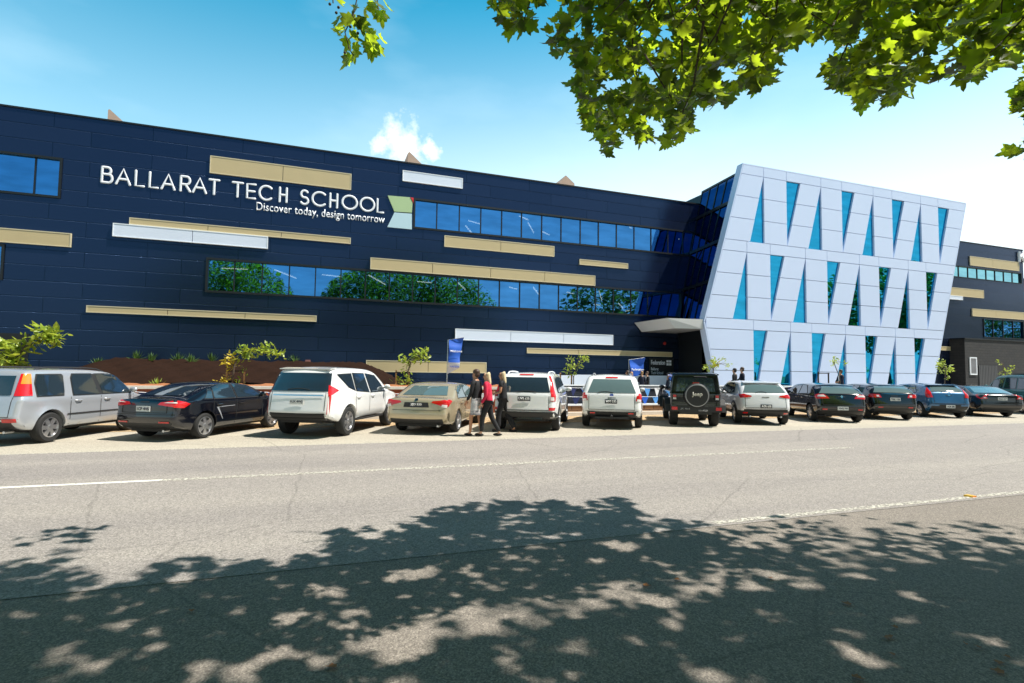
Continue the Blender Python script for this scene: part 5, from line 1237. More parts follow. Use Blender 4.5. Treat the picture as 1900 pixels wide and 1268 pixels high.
P_ = {'silver': paint('paint_silver', (.47, .49, .53), .4), 'white': paint('paint_white', (.80, .80, .79)), 'black': paint('paint_black', (.005, .005, .007), 0, .15), 'navyblack': paint('paint_blue_black', (.004, .005, .010), 0, .15),
      'gold': paint('paint_champagne', (.50, .42, .28), .35), 'pearl': paint('paint_pearl', (.80, .80, .82), .1), 'blue': paint('paint_blue', (.03, .12, .25), .3), 'teal': paint('paint_teal', (.015, .13, .14), .2)}

# 1 silver wagon-like off-roader, far left
c = Car('parked_wagon', 'boxy silver wagon with upright orange and red tail lamps at the far left', 'car', 4.57, 1.79, 1.70, .86, 2.62, .345,
        [(.16, .36), (.05, .46), (.0, .60), (.02, .74), (.07, .98), (.10, 1.04), (.26, 1.50), (.34, 1.62), (.50, 1.68), (1.3, 1.70), (2.3, 1.685), (2.85, 1.62), (3.10, 1.50), (3.62, 1.10), (3.80, 1.03), (4.30, .95), (4.48, .84), (4.56, .66), (4.55, .48), (4.46, .36)], 1.00, .27, P_['silver'], sill=.30, clad=.335, flare=.03, spokes=6)
c.side_glass([[(.52, 1.07), (1.18, 1.07), (1.22, 1.18), (1.26, 1.50), (1.22, 1.54), (.60, 1.54), (.52, 1.35)], [(1.48, 1.06), (2.28, 1.06), (2.12, 1.55), (1.56, 1.55), (1.50, 1.45)], [(2.40, 1.06), (3.42, 1.06), (3.36, 1.14), (2.98, 1.50), (2.82, 1.55), (2.26, 1.55)]], M['car_glass'])
for sd_ in (1, -1): c.add(c.skin('pillar', M['plastic'], [(2.28, 1.04), (2.40, 1.04), (2.26, 1.56), (2.12, 1.56)], 'side', .006, sides=(sd_,)))
c.rear('rear_window', M['car_glass'], mir([(.60, 1.10), (.56, 1.52)]), .008)
c.lamp([(.66, 1.08), (.83, 1.08), (.76, 1.56), (.62, 1.56)], [(.12, 1.08), (.40, 1.08), (.46, 1.56), (.26, 1.56)], clear_side=([(.20, 1.34), (.43, 1.34), (.46, 1.56), (.26, 1.56)], M['lamp_amber']))
c.seams((1.40, 2.34, 3.50), .36, 1.02, (1.62, 2.55), .93); c.mirrors(3.36, 1.10); c.rails(.7, 2.75); c.plate(.78, 'SHC 417', True); c.reflect(.55, .80, .52, .60); c.front(); c.exhaust(-.55)
for sd_ in (1, -1): c.add(c.skin('side_moulding', M['plastic'], [(1.30, .60), (3.2, .60), (3.2, .63), (1.30, .63)], 'side', .008, sides=(sd_,)))
c.tailgate(.66, .62, 1.06, .58); c.place(83, 821, 70, sc=(.94, .94, .94))
# 2 black sedan
def sedan(name, label, L, W, H, xr, wb, rw, pm, z_boot=1.02, glassx=(.55, 1.15), **k):
    g0, g1 = glassx
    top = [(.16, .30), (.05, .40), (.0, .56), (.02, .72), (.04, z_boot-.10), (.10, z_boot), (g0-.1, z_boot+.03), (g0, z_boot+.05), (g1, H-.09), (g1+.35, H-.01), (g1+.85, H), (g1+1.35, H-.05), (g1+1.6, H-.12), (g1+2.25, z_boot-.02), (g1+2.5, z_boot-.08), (L-.35, .82), (L-.1, .70), (L, .55), (L-.02, .40), (L-.10, .30)]
    return Car(name, label, 'car', L, W, H, xr, wb, rw, top, z_boot-.06, .40, pm, sill=.24, **k)
c = sedan('parked_sedan', 'glossy black sedan parked between the silver wagon and the white off-roader', 4.56, 1.78, 1.44, .97, 2.70, .325, P_['navyblack'], 1.03, (.52, 1.28), spokes=6, taper=(.06, .12), rimf=.72)
c.side_glass([[(.92, 1.03), (1.18, 1.02), (1.22, 1.25), (1.16, 1.27)], [(1.24, 1.02), (2.02, 1.01), (1.96, 1.36), (1.60, 1.38), (1.28, 1.29)], [(2.10, 1.01), (3.15, 1.00), (2.72, 1.25), (2.45, 1.34), (2.04, 1.37)]], M['car_glass'])
c.rear('rear_window', M['car_glass'], mir([(.60, 1.10), (.44, 1.32)]), .008)
c.lamp([(.36, .90), (.84, .84), (.84, 1.00), (.60, .98), (.42, .96)], [(.02, .84), (.30, .82), (.46, .92), (.34, .96), (.02, 1.0)], clear=[(.50, .945), (.82, .94), (.82, .965), (.60, .965)])
c.plate(.80, '1CP 4HS'); c.reflect(.42, .68, .46, .495); c.seams((1.22, 2.06, 3.16), .30, .98, (1.42, 2.25), .86); c.mirrors(3.0, 1.03); c.front()
c.add(c.skin('crease_highlight', P_['silver'], [(1.40, .775), (2.0, .785), (2.0, .80), (1.38, .795), (1.33, .78), (1.55, .45), (1.57, .45)], 'side', .003, .05, sides=(-1,))); c.exhaust(-.5, .26)  # highlight along the door crease, laid on as a silver paint strip
c.tailgate(.60, .70, 1.0, .66); c.place(374, 813, 60, sc=(.95, .95, .905))
# 3 white off-roader with tall lamps
c = Car('parked_offroader', 'big white off-roader with long red tail lamps down its rear corners', 'car', 4.80, 1.83, 1.80, 1.03, 2.80, .385,
        [(.16, .44), (.06, .52), (.0, .64), (.02, .80), (.06, 1.05), (.10, 1.18), (.22, 1.42), (.32, 1.66), (.42, 1.75), (.8, 1.80), (1.7, 1.81), (2.5, 1.78), (2.95, 1.70), (3.2, 1.56), (3.72, 1.19), (3.92, 1.13), (4.5, 1.04), (4.70, .90), (4.79, .70), (4.78, .5), (4.68, .40)], 1.10, .28, P_['white'], sill=.40, flare=.03, spokes=6, taper=(.05, .10))
c.side_glass([[(.62, 1.58), (.66, 1.60), (1.36, 1.62), (1.40, 1.18), (1.05, 1.28)], [(1.48, 1.17), (2.26, 1.12), (2.14, 1.62), (1.46, 1.63)], [(2.38, 1.11), (3.38, 1.11), (3.18, 1.32), (2.86, 1.56), (2.26, 1.62)]], M['car_glass'])
c.rear('rear_window', M['car_glass'], mir([(.80, 1.18), (.72, 1.64)]), .008)
c.lamp([(.76, 1.16), (.84, 1.22), (.87, .60), (.82, .60), (.81, 1.08)], [(.02, .62), (.07, .62), (.11, 1.06), (.52, 1.20), (.34, 1.28), (.13, 1.34), (.02, 1.2)])
c.rear('tailgate_trim', M['chrome'], mir([(.70, 1.06), (.66, 1.10)]), .012); c.plate(.92, '1LX 4WJ'); c.rear('step_bumper', M['plastic'], mir([(.80, .46), (.78, .52)]), .01)
c.rear('tailgate_gap', M['seam'], mir([(.76, .60), (.76, .615)]), .004)
c.seams((1.44, 2.32, 3.42), .45, 1.10, (1.62, 2.52), 1.0); c.mirrors(3.32, 1.20); c.spoiler(.44, 1.76, .70); c.front(); c.wiper(1.22, -.3, .3)
MB().box(1.5, 3.3, -.90, -.80, .36, .40).build('side_step', M['plastic'], c.root)
c.tailgate(.73, .62, 1.16, .57); c.place(638, 808)
# 4 champagne sedan
c = sedan('parked_sedan', 'champagne gold sedan parked left of the three walking women', 4.94, 1.85, 1.475, 1.14, 2.80, .325, P_['gold'], 1.04, (.66, 1.36), spokes=5, taper=(.05, .12), rimf=.75)
c.side_glass([[(1.02, 1.03), (1.86, 1.02), (1.80, 1.385), (1.50, 1.37), (1.20, 1.25)], [(1.94, 1.02), (3.05, 1.01), (2.72, 1.26), (2.40, 1.37), (1.88, 1.39)]], M['car_glass_light'])
c.rear('rear_window', M['car_glass_light'], mir([(.66, 1.10), (.52, 1.36)]), .008)
c.lamp([(.42, .92), (.88, .78), (.90, .97), (.80, 1.0), (.46, .965)], [(.02, .80), (.20, .82), (.42, .96), (.30, 1.0), (.02, .98)], clear=[(.70, .80), (.90, .78), (.90, .86), (.72, .87)])
c.rear('plate_recess', M['plastic'], mir([(.36, .785), (.33, .925)]), .006); c.plate(.86, 'ZJD 530', True); c.rear('boot_gap', M['seam'], mir([(.68, .70), (.68, .712)]), .004)
c.seams((1.88, 3.06), .30, 1.0, (1.42, 2.1), .88); c.mirrors(3.0, 1.04); c.front(); c.exhaust(-.6, .26); c.rear('badge', M['chrome'], mir([(.05, .97), (.04, 1.03)]), .012)
c.place(845, 801, 61, sc=(.95, .95, .90))
# 5 white wagon with tall curved lamps and black cladding
def suvtop(L, H, zg=1.06, x0=.10, x1=.42, hood=1.06, b=.36): return [(.16, b), (.05, b+.09), (.0, b+.24), (.02, b+.40), (x0-.03, zg-.04), (x0, zg+.03), (x0+.5*(x1-x0), .5*(zg+H)+.02), (x1, H-.09), (x1+.14, H-.03), (x1+.6, H), (x1+1.5, H+.01), (x1+2.2, H-.03), (x1+2.5, H-.12), (x1+3.02, hood+.08), (x1+3.22, hood+.02), (L-.4, hood-.08), (L-.12, hood-.2), (L, .62), (L-.02, .45), (L-.12, b-.02)]
c = Car('parked_wagon', 'white wagon with tall curved red tail lamps right beside the walking women', 'car', 4.80, 1.90, 1.74, .98, 2.86, .37, suvtop(4.80, 1.73, 1.10, .10, .50, 1.05), 1.06, .30, P_['white'], sill=.33, clad=.42, flare=.03, taper=(.05, .10))
c.side_glass([[(.70, 1.14), (1.30, 1.12), (1.34, 1.54), (.88, 1.54), (.72, 1.35)], [(1.42, 1.11), (2.28, 1.10), (2.16, 1.57), (1.42, 1.57)], [(2.38, 1.10), (3.36, 1.10), (3.12, 1.30), (2.85, 1.52), (2.28, 1.57)]], M['car_glass_light'])
c.rear('rear_window', M['car_glass'], mir([(.74, 1.15), (.62, 1.58)]), .008)
c.lamp([(.76, .90), (.93, .90), (.92, 1.12), (.80, 1.38), (.70, 1.62), (.66, 1.62), (.74, 1.2)], [(.02, .90), (.22, .90), (.26, 1.12), (.34, 1.35), (.52, 1.62), (.40, 1.62), (.2, 1.3), (.02, 1.15)], clear=[(.77, .92), (.86, .92), (.85, 1.02), (.76, 1.02)])
c.rear('bumper', M['plastic'], mir([(.92, .44), (.92, .60)]), .01); c.rear('skid_plate', M['chrome'], mir([(.50, .38), (.55, .44)]), .014); c.reflect(.72, .92, .64, .72); c.plate(.97, 'UVB 638', True)
c.rear('high_brake_lamp', M['lamp_red'], mir([(.22, 1.64), (.20, 1.67)]), .012); c.rails(.75, 2.9, M['white_trim']); c.seams((1.38, 2.34, 3.44), .48, 1.06, (1.6, 2.5), .97); c.mirrors(3.28, 1.14); c.front(); c.wiper(1.16, -.35, .2); c.exhaust(.45, .32)
c.tailgate(.72, .64, 1.12, .62); c.place(1031, 798, 60)
# 6 white wagon seen square from behind
c = Car('parked_wagon', 'white wagon seen square from behind with a black towing bar under its bumper', 'car', 4.87, 1.90, 1.73, 1.02, 2.84, .355, suvtop(4.87, 1.70, 1.08, .10, .55, 1.04), 1.04, .30, P_['white'], sill=.33, flare=.02, taper=(.04, .10), r=.12)
c.side_glass([[(.76, 1.12), (1.36, 1.10), (1.40, 1.52), (.96, 1.52), (.80, 1.33)], [(1.48, 1.09), (2.34, 1.08), (2.22, 1.55), (1.48, 1.55)], [(2.44, 1.08), (3.40, 1.08), (3.16, 1.28), (2.90, 1.50), (2.34, 1.55)]])
c.rear('rear_window', M['car_glass_light'], mir([(.74, 1.12), (.58, 1.54)]), .008)
c.lamp([(.73, .88), (.93, .86), (.92, 1.10), (.76, 1.04)], [(.02, .86), (.20, .86), (.34, 1.04), (.20, 1.12), (.02, 1.1)], clear=[(.76, .87), (.90, .86), (.90, .93), (.77, .94)])
c.rear('bumper_insert', M['plastic'], [(.60, .36), (.66, .46), (.40, .52), (-.40, .52), (-.66, .46), (-.60, .36)], .01); c.reflect(.50, .66, .485, .52); c.plate(.86, 'WFT 07D', True, y=.02)
c.rear('high_brake_lamp', M['lamp_red'], mir([(.20, 1.575), (.18, 1.61)]), .014); c.rear('badge', mat('badge_blue', (.02, .06, .3), .3), mir([(.06, 1.03), (.05, 1.08)]), .014)
c.rear('tailgate_gap', M['seam'], mir([(.70, .60), (.70, .612)]), .004); c.rails(.85, 3.0, M['steel']); c.seams((1.42, 2.38, 3.5), .42, 1.04, (1.6, 2.5), .95); c.mirrors(3.3, 1.12); c.front(); c.wiper(1.13, -.05, .42)
mb = MB(); mb.box(-.18, .2, -.03, .03, .34, .40); mb.ball((-.16, 0, .43), .035); mb.box(-.02, .1, -.5, .5, .33, .39); mb.build('towing_bar', M['plastic'], c.root)
c.tailgate(.70, .60, 1.08, .56); c.place(1184, 793, 59)
# 7 black off-roader with spare wheel
J = Car('parked_offroader', 'boxy black off-roader carrying a covered spare wheel on its tailgate', 'car', 4.10, 1.62, 1.80, .62, 2.45, .40,
        [(.06, .52), (.0, .58), (.0, .80), (.0, 1.08), (.01, 1.14), (.06, 1.70), (.10, 1.76), (.25, 1.79), (1.2, 1.80), (1.9, 1.79), (2.1, 1.74), (2.38, 1.26), (2.46, 1.20), (3.2, 1.16), (3.85, 1.12), (3.93, 1.05), (3.94, .75), (3.90, .52)], 1.14, .13, P_['black'], sill=.48, r=.05, crown=.01, taper=(.0, .06), arch=.10, wheelw=.26, spokes=5, rimf=.6)
J.side_glass([[(.16, 1.20), (.95, 1.20), (.98, 1.62), (.2, 1.62)], [(1.10, 1.20), (2.12, 1.20), (1.95, 1.62), (1.08, 1.62)]]); J.rear('rear_window', M['car_glass'], mir([(.62, 1.16), (.56, 1.62)]), .008)
for sd_ in (1, -1):
    for xc in (J.xr, J.xf):
        mb = MB(); pr = [(-.58, .50), (-.50, .72), (-.34, .90), (.34, .92), (.50, .74), (.60, .52), (.54, .50), (.44, .70), (.30, .86), (-.30, .85), (-.44, .68), (-.52, .49)]
        mb.prism([(xc+a, b) for a, b in pr], .78*sd_, .965*sd_); mb.build('fender_flare', M['plastic'], J.root)
    mb = MB().box(-.06, .06, .60*sd_, .74*sd_, .88, 1.06); tl_ = mb.build('tail_lamp', M['plastic'], J.root); MB().box(-.075, -.06, .62*sd_, .72*sd_, .97, 1.05).build('lens', M['lamp_red'], tl_); MB().box(-.075, -.06, .62*sd_, .72*sd_, .90, .96).build('lens', M['lamp_clear'], tl_)
    MB().box(-.235, -.20, .60*sd_, .78*sd_, .56, .66).build('reflector', M['lamp_red'], J.root)
    MB().tube([(.1, .74*sd_, 1.73), (1.0, .74*sd_, 1.78), (2.0, .74*sd_, 1.75)], .02, 6).build('roof_rail', M['plastic'], J.root)
mb = MB(); mb.box(-.20, .0, -.80, .80, .50, .68); mb.box(-.14, .2, -.5, .5, .42, .50); mb.build('bumper', M['plastic'], J.root)
sp_ = MB(); T = Matrix.Translation((-.20, -.02, 1.04)) @ Matrix.Rotation(-PI/2, 4, 'Z')
sp_.lathe([(.385, .17), (.40, .02), (.395, -.02), (.37, -.045)], 36, 0, T); sp_.lathe([(.37, -.045), (.34, -.050)], 36, 1, T); sp_.lathe([(.34, -.050), (.001, -.052)], 36, 0, T)
sc_ = sp_.build('spare_wheel', [mat('cover_vinyl', (.020, .020, .021), .55), mat('cover_edge', (.30, .30, .30), .5)], J.root, smooth=True, sharp=40)
t = text_mesh('lettering', 'Jeep', mat('cover_lettering', (.52, .50, .42), .5), sc_, .33, .17, .003, .02); t.rotation_euler = (0, 0, -PI/2); t.location = (-.256, .145, .985)
MB().box(-.16, -.02, -.10, .10, 1.40, 1.47).build('high_brake_lamp', M['lamp_red'], J.root)
MB().tube([(-.005, -.35, 1.64), (-.03, -.3, 1.66), (-.03, .05, 1.66)], .014, 6).build('wiper', M['plastic'], J.root)
for sd_ in (1, -1): mb = MB().box(-.01, .02, .17, .17, 0, 0)
t = text_mesh('lettering', 'WRANGLER', mat('sticker_grey', (.30, .30, .30), .5), J.root, .30, .06, .003, .02); t.rotation_euler = (0, 0, -PI/2); t.location = (-.203, -.06, .52)
t = text_mesh('lettering', 'JK 4x4', bpy.data.materials['sticker_grey'], J.root, .30, .07, .003, .02); t.rotation_euler = (0, 0, -PI/2); t.location = (-.203, .50, .56)
J.mirrors(2.15, 1.22); J.front(); J.seams((1.02, 2.2), .55, 1.12, (1.2,), 1.0); J.place(1322, 790, 59)
# 8 pale crossover
c = Car('parked_hatchback', 'pearl white crossover with black lower cladding right of the black off-roader', 'car', 4.28, 1.77, 1.55, .86, 2.57, .335, suvtop(4.28, 1.53, 1.06, .12, .62, .98, .36), 1.0, .36, P_['pearl'], sill=.32, clad=.47, flare=.02, taper=(.06, .11), r=.12)
c.side_glass([[(.92, 1.12), (1.30, 1.09), (1.34, 1.40), (1.16, 1.38)], [(1.38, 1.07), (2.10, 1.04), (2.02, 1.43), (1.42, 1.42)], [(2.20, 1.03), (3.10, 1.02), (2.82, 1.22), (2.60, 1.38), (2.10, 1.43)]])
c.rear('rear_window', M['car_glass_light'], mir([(.70, 1.12), (.56, 1.39)]), .008)
c.lamp([(.44, .98), (.60, .95), (.86, .93), (.86, 1.04), (.70, 1.08), (.46, 1.02)], [(.02, .94), (.16, .94), (.42, 1.08), (.2, 1.06), (.02, 1.03)]); c.plate(.66, 'AGR 60B', True); c.reflect(.58, .72, .40, .45)
c.spoiler(.62, 1.48, .62); c.rear('bumper', M['plastic'], mir([(.84, .34), (.86, .50)]), .01); c.seams((1.36, 2.14, 3.15), .5, 1.0, (1.5, 2.3), .92); c.mirrors(3.0, 1.06); c.front(); c.wiper(1.13, -.05, .3); c.exhaust(-.5); c.exhaust(.5)
c.tailgate(.66, .60, 1.08, .56); c.place(1452, 787, 60)
# 9 black hatchback
def hatch(label, L, W, H, xr, wb, rw, pm, zg=1.02, x1=.72, **k): return Car('parked_hatchback', label, 'car', L, W, H, xr, wb, rw, suvtop(L, H-.02, zg, .14, x1, .94, .32), zg-.05, .38, pm, sill=.27, r=.12, **k)
c = hatch('black hatchback with wide curved red lamps and a white number plate low on its bumper', 4.32, 1.81, 1.47, .80, 2.64, .325, P_['black'], 1.04, .66, taper=(.06, .11))
c.side_glass([[(1.0, 1.06), (1.90, 1.02), (1.84, 1.36), (1.36, 1.35)], [(1.98, 1.01), (2.95, 1.0), (2.70, 1.18), (2.45, 1.32), (1.92, 1.36)]]); c.rear('rear_window', M['car_glass_light'], mir([(.74, 1.08), (.50, 1.33)]), .008)
c.lamp([(.42, .90), (.88, .88), (.88, 1.02), (.60, 1.06), (.50, 1.0)], [(.02, .88), (.24, .90), (.34, 1.02), (.1, 1.06), (.02, 1.03)], clear=[(.52, .96), (.80, .96), (.78, 1.02), (.60, 1.03)]); c.plate(.54, 'XNQ 742'); c.reflect(.52, .68, .48, .52)
c.rear('badge', M['chrome'], [(0, .91), (.05, .97), (0, 1.03), (-.05, .97)], .012); c.seams((1.94, 3.0), .34, .98, (1.5, 2.15), .88); c.mirrors(2.9, 1.03); c.front(); c.rear('lower_bumper', M['plastic'], mir([(.80, .32), (.80, .42)]), .008)
c.tailgate(.66, .66, 1.04, .60); c.place(1590, 783, 60)
# 10 black hatch with plate between lamps
c = hatch('black hatchback with its white number plate up between the red lamps', 4.25, 1.78, 1.46, .80, 2.60, .32, P_['black'], 1.06, .60, taper=(.05, .11))
c.side_glass([[(1.0, 1.06), (1.86, 1.02), (1.80, 1.36), (1.36, 1.35)], [(1.94, 1.01), (2.90, 1.0), (2.66, 1.18), (2.42, 1.32), (1.88, 1.36)]]); c.rear('rear_window', M['car_glass_light'], mir([(.72, 1.10), (.52, 1.34)]), .008)
c.lamp([(.46, .90), (.86, .90), (.86, 1.04), (.52, 1.03)], [(.02, .90), (.30, .92), (.34, 1.02), (.02, 1.04)], clear=[(.54, .93), (.64, .93), (.64, 1.0), (.56, 1.0)]); c.plate(.84, 'TRK 156'); c.reflect(.45, .62, .50, .54)
c.rear('boot_trim', M['chrome'], mir([(.46, 1.045), (.46, 1.06)]), .012); c.seams((1.9, 2.96), .34, .98, (1.45, 2.1), .88); c.mirrors(2.86, 1.03); c.front(); c.tailgate(.64, .64, 1.04, .58); c.place(1683, 778.5, 60)
# 11 blue hatch
c = hatch('steel blue hatchback with triangular red lamps high on its rear corners', 3.96, 1.72, 1.48, .72, 2.49, .305, P_['blue'], 1.04, .56, taper=(.05, .11))
c.side_glass([[(.96, 1.08), (1.66, 1.02), (1.60, 1.38), (1.24, 1.37)], [(1.74, 1.01), (2.66, .98), (2.44, 1.18), (2.20, 1.34), (1.68, 1.38)]]); c.rear('rear_window', M['car_glass_light'], mir([(.62, 1.12), (.50, 1.36)]), .008)
c.lamp([(.60, .88), (.82, .86), (.82, 1.06), (.70, 1.30), (.62, 1.30), (.62, 1.10)], [(.02, .88), (.22, .90), (.34, 1.06), (.40, 1.28), (.2, 1.2), (.02, 1.0)]); c.plate(.50, 'VKM 385', w=.34); c.rear('plate_recess', M['plastic'], mir([(.42, .44), (.40, .58)]), .004)
c.spoiler(.56, 1.43, .58); c.rear('badge', M['chrome'], mir([(.05, .96), (.04, 1.01)]), .014); c.seams((1.70, 2.7), .34, .98, (1.3, 1.9), .88); c.mirrors(2.6, 1.02); c.front(); c.wiper(1.12, -.1, .25); c.tailgate(.58, .62, 1.08, .60); c.place(1781, 775, 60)
# 12 black sedan far right
c = sedan('parked_sedan', 'low black sedan between the blue hatchback and the teal van', 4.90, 1.86, 1.46, 1.10, 2.83, .33, P_['black'], 1.06, (.62, 1.34), taper=(.05, .12))
c.side_glass([[(1.02, 1.05), (1.86, 1.03), (1.80, 1.37), (1.50, 1.36), (1.20, 1.25)], [(1.94, 1.03), (3.05, 1.02), (2.72, 1.26), (2.40, 1.36), (1.88, 1.38)]]); c.rear('rear_window', M['car_glass_light'], mir([(.70, 1.11), (.54, 1.35)]), .008)
c.lamp([(.56, .86), (.90, .84), (.88, 1.04), (.70, 1.06), (.62, .98)], [(.02, .86), (.22, .88), (.34, 1.0), (.02, 1.04)], clear=[(.62, .88), (.72, .88), (.72, .93), (.64, .93)]); c.plate(.86, 'SGX 219'); c.seams((1.88, 3.06), .30, 1.0, (1.42, 2.1), .88); c.mirrors(3.0, 1.04); c.front(); c.tailgate(.64, .66, 1.04, .62); c.place(1868, 772.5, 60, sc=(.95, .95, .91))
# 13 teal van cut by the right edge
c = Car('parked_van', 'teal four wheel drive van cut off by the right edge of the photo', 'van', 4.60, 1.80, 1.95, .95, 2.55, .36,
        [(.10, .50), (.0, .60), (.0, .8), (.02, 1.15), (.06, 1.25), (.16, 1.75), (.26, 1.90), (.5, 1.95), (1.6, 1.96), (2.6, 1.92), (2.95, 1.80), (3.5, 1.28), (3.7, 1.18), (4.3, 1.05), (4.52, .9), (4.6, .65), (4.52, .45)], 1.16, .18, P_['teal'], sill=.38, r=.10, crown=.03, taper=(.03, .1))
c.side_glass([[(.35, 1.22), (1.2, 1.22), (1.2, 1.75), (.45, 1.75)], [(1.32, 1.22), (2.15, 1.22), (2.1, 1.76), (1.32, 1.76)], [(2.28, 1.22), (3.3, 1.22), (2.9, 1.66), (2.22, 1.76)]]); c.rear('rear_window', M['car_glass'], mir([(.66, 1.24), (.60, 1.78)]), .008)
c.lamp([(.72, .84), (.86, .84), (.86, 1.10), (.72, 1.10)], [(.02, .84), (.14, .84), (.14, 1.10), (.02, 1.10)]); c.plate(.62, 'NBE 804'); c.seams((1.26, 2.22, 3.3), .45, 1.2, (1.45, 2.4), 1.0); c.mirrors(3.3, 1.28); c.front()
MB().box(.9, 1.9, -.62, .62, 1.955, 2.0).build('roof_hatch', M['plastic'], c.root); c.place(1968, 769, 60)

# ================================================================== PEOPLE
SK = {n: mat('skin_'+n, c_, .5) for n, c_ in (('fair', (.58, .33, .22)), ('tan', (.48, .23, .13)))}
HAIR = {n: mat('hair_'+n, c_, .55, noise=.3, nscale=30) for n, c_ in (('blonde', (.66, .52, .32)), ('brown', (.06, .03, .018)), ('black', (.012, .010, .010)), ('grey', (.3, .28, .26)), ('sandy', (.34, .20, .09)))}
CL = {n: mat('cloth_'+n, c_, .8, noise=.12, nscale=12, bump=.2, bscale=18) for n, c_ in (('black', (.010, .010, .013)), ('navy', (.010, .014, .035)), ('red', (.62, .015, .06)), ('white', (.72, .70, .70)), ('blue', (.03, .10, .35)), ('grey', (.18, .18, .2)), ('pink', (.62, .25, .25)))}
M['patterned'] = mat_cladding('cloth_patterned', (.75, .73, .72), (.10, .10, .12), (.55, .5, .5), .09, .06, .4, rough=.8)
def skinmesh(name, verts, edges, radii, m, parent, sub=1, root=0):
    me = bpy.data.meshes.new('t'); me.from_pydata([tuple(v) for v in verts], edges, []); o = bpy.data.objects.new('t', me); COL.objects.link(o)
    o.modifiers.new('k', 'SKIN'); sv = me.skin_vertices[0].data
    for i, r in enumerate(radii): sv[i].radius = (r if isinstance(r, tuple) else (r, r)); sv[i].use_root = (i == root)
    s2 = o.modifiers.new('s', 'SUBSURF'); s2.levels = sub; s2.render_levels = sub
    dg = bpy.context.evaluated_depsgraph_get(); dg.update(); r_ = bpy.data.meshes.new_from_object(o.evaluated_get(dg)); bpy.data.objects.remove(o); bpy.data.meshes.remove(me)
    r_.name = name; r_.materials.clear(); r_.materials.append(m); r_.polygons.foreach_set('material_index', [0]*len(r_.polygons)); r_.polygons.foreach_set('use_smooth', [True]*len(r_.polygons)); q = bpy.data.objects.new(name, r_); return link(q, parent)
def person(loc, rz, h, label, group=None, skin='fair', hair='brown', longhair=False, top='black', sleeves=True, bottom='trousers', bm='black', skirtlen=.55, legs=((.0, .0), (.0, .0)), arms=(((.22, .0, -.25), (.24, .05, -.5)),)*2, lean=0, cat='person', shoes='black', flare=0, shirt=None):
    """figure faces local +Y; legs: per side (hip swing in metres of foot along Y, knee bend); arms: elbow and wrist offset from the shoulder"""
    k = h/1.70; r = empty('person', loc, label, cat, group, rz); V = []; E = []; R = []
    def add(p, rad_, par=None):
        V.append(Vector(p)*k); R.append(tuple(q*k for q in rad_) if isinstance(rad_, tuple) else rad_*k)
        if par is not None: E.append((par, len(V)-1))
        return len(V)-1
    pel = add((0, 0, .95), (.135, .10)); sp1 = add((0, lean*.3, 1.10), (.11, .085), pel); ch = add((0, lean*.7, 1.28), (.135, .10), sp1); nb = add((0, lean, 1.41), (.07, .06), ch); nk = add((0, lean+.012, 1.47), .046, nb)
    hd = add((0, lean+.03, 1.55), (.066, .078), nk); h2 = add((0, lean+.02, 1.62), (.074, .088), hd); h3 = add((0, lean+.015, 1.665), (.052, .062), h2)
    add((0, lean+.118, 1.565), .012, hd)       # nose
    for sx_ in (1, -1): add((sx_*.078, lean+.02, 1.575), .012, h2)      # ears
    sh = {}; foot = {}
    for i, sx_ in enumerate((-1, 1)):
        hip = add((sx_*.085, 0, .88), .082, pel); fy, kb = legs[i]; an = Vector((sx_*.09, fy, .085)); kn = (Vector((sx_*.085, 0, .88))+an)/2+Vector((0, kb+.02, .02))
        kn_ = add(kn, .054, hip); an_ = add(an+Vector((0, 0, .0)), .034, kn_); ft = add(an+Vector((0, .13, -.05)), (.033, .026), an_); foot[sx_] = (an, kn)
        s_ = add((sx_*.155, lean*.9, 1.365), .052, nb); (ex, ey, ez), (wx, wy, wz) = arms[i]
        el = add((sx_*ex, lean+ey, 1.365+ez), .036, s_); wr = add((sx_*wx, lean+wy, 1.365+wz), .024, el); sh[sx_] = (V[s_]/k, V[el]/k, V[wr]/k)
        d = (Vector((sx_*wx, wy, wz))-Vector((sx_*ex, ey, ez))).normalized(); side = d.cross(Vector((sx_, .2, 0))).normalized(); w_ = V[wr]/k; pa = add(w_+d*.06, (.032, .018), wr)
        for j, (o_, ln) in enumerate(((-.026, .062), (-.009, .074), (.008, .070), (.024, .055))):
            f1 = add(w_+d*.095+side*o_, .0085, pa); f2 = add(w_+d*(.095+ln*.6)+side*o_*1.1+Vector((-sx_*.008, 0, 0)), .0078, f1); add(w_+d*(.095+ln)+side*o_*1.1+Vector((-sx_*.02, .004, 0)), .0068, f2)
        t1 = add(w_+d*.035+side*-.040, .010, pa); add(w_+d*.075+side*-.058, .0085, t1)
    skinmesh('body', V, E, R, SK[skin], r, 1)
    kk = Vector((0, lean, 0))
    for sx_ in (1, -1): MB().ball((sx_*.028*k, (lean+.097)*k, 1.60*k), .010*k, 6, 4).build('eye', HAIR['black'], r)
    MB().ball((0, (lean+.094)*k, 1.528*k), .018*k, 6, 4, 0, (1.2, .5, .35)).build('mouth', CL['pink'], r)
    # hair
    hv = [(0, lean+.012, 1.668), (0, lean-.018, 1.625), (0, lean-.035, 1.56)]; hr = [(.090, .092), (.092, .084), (.082, .062)]
    if longhair: hv += [(.0, lean-.065, 1.46), (.01, lean-.085, 1.34)]; hr += [(.095, .050), (.065, .030)]
    if longhair: skinmesh('hair', [Vector(v)*k for v in hv], [(i, i+1) for i in range(len(hv)-1)], [tuple(z*k for z in q) for q in hr], HAIR[hair], r, 1)
    else: MB().ball((0, (lean-.004)*k, 1.642*k), .090*k, 14, 9, 0, (.97, 1.08, .92)).ball((0, (lean-.030)*k, 1.58*k), .078*k, 12, 8, 0, (1, .85, 1)).build('hair', HAIR[hair], r, smooth=True)
    # top garment
    tv, te, tr = [], [], []
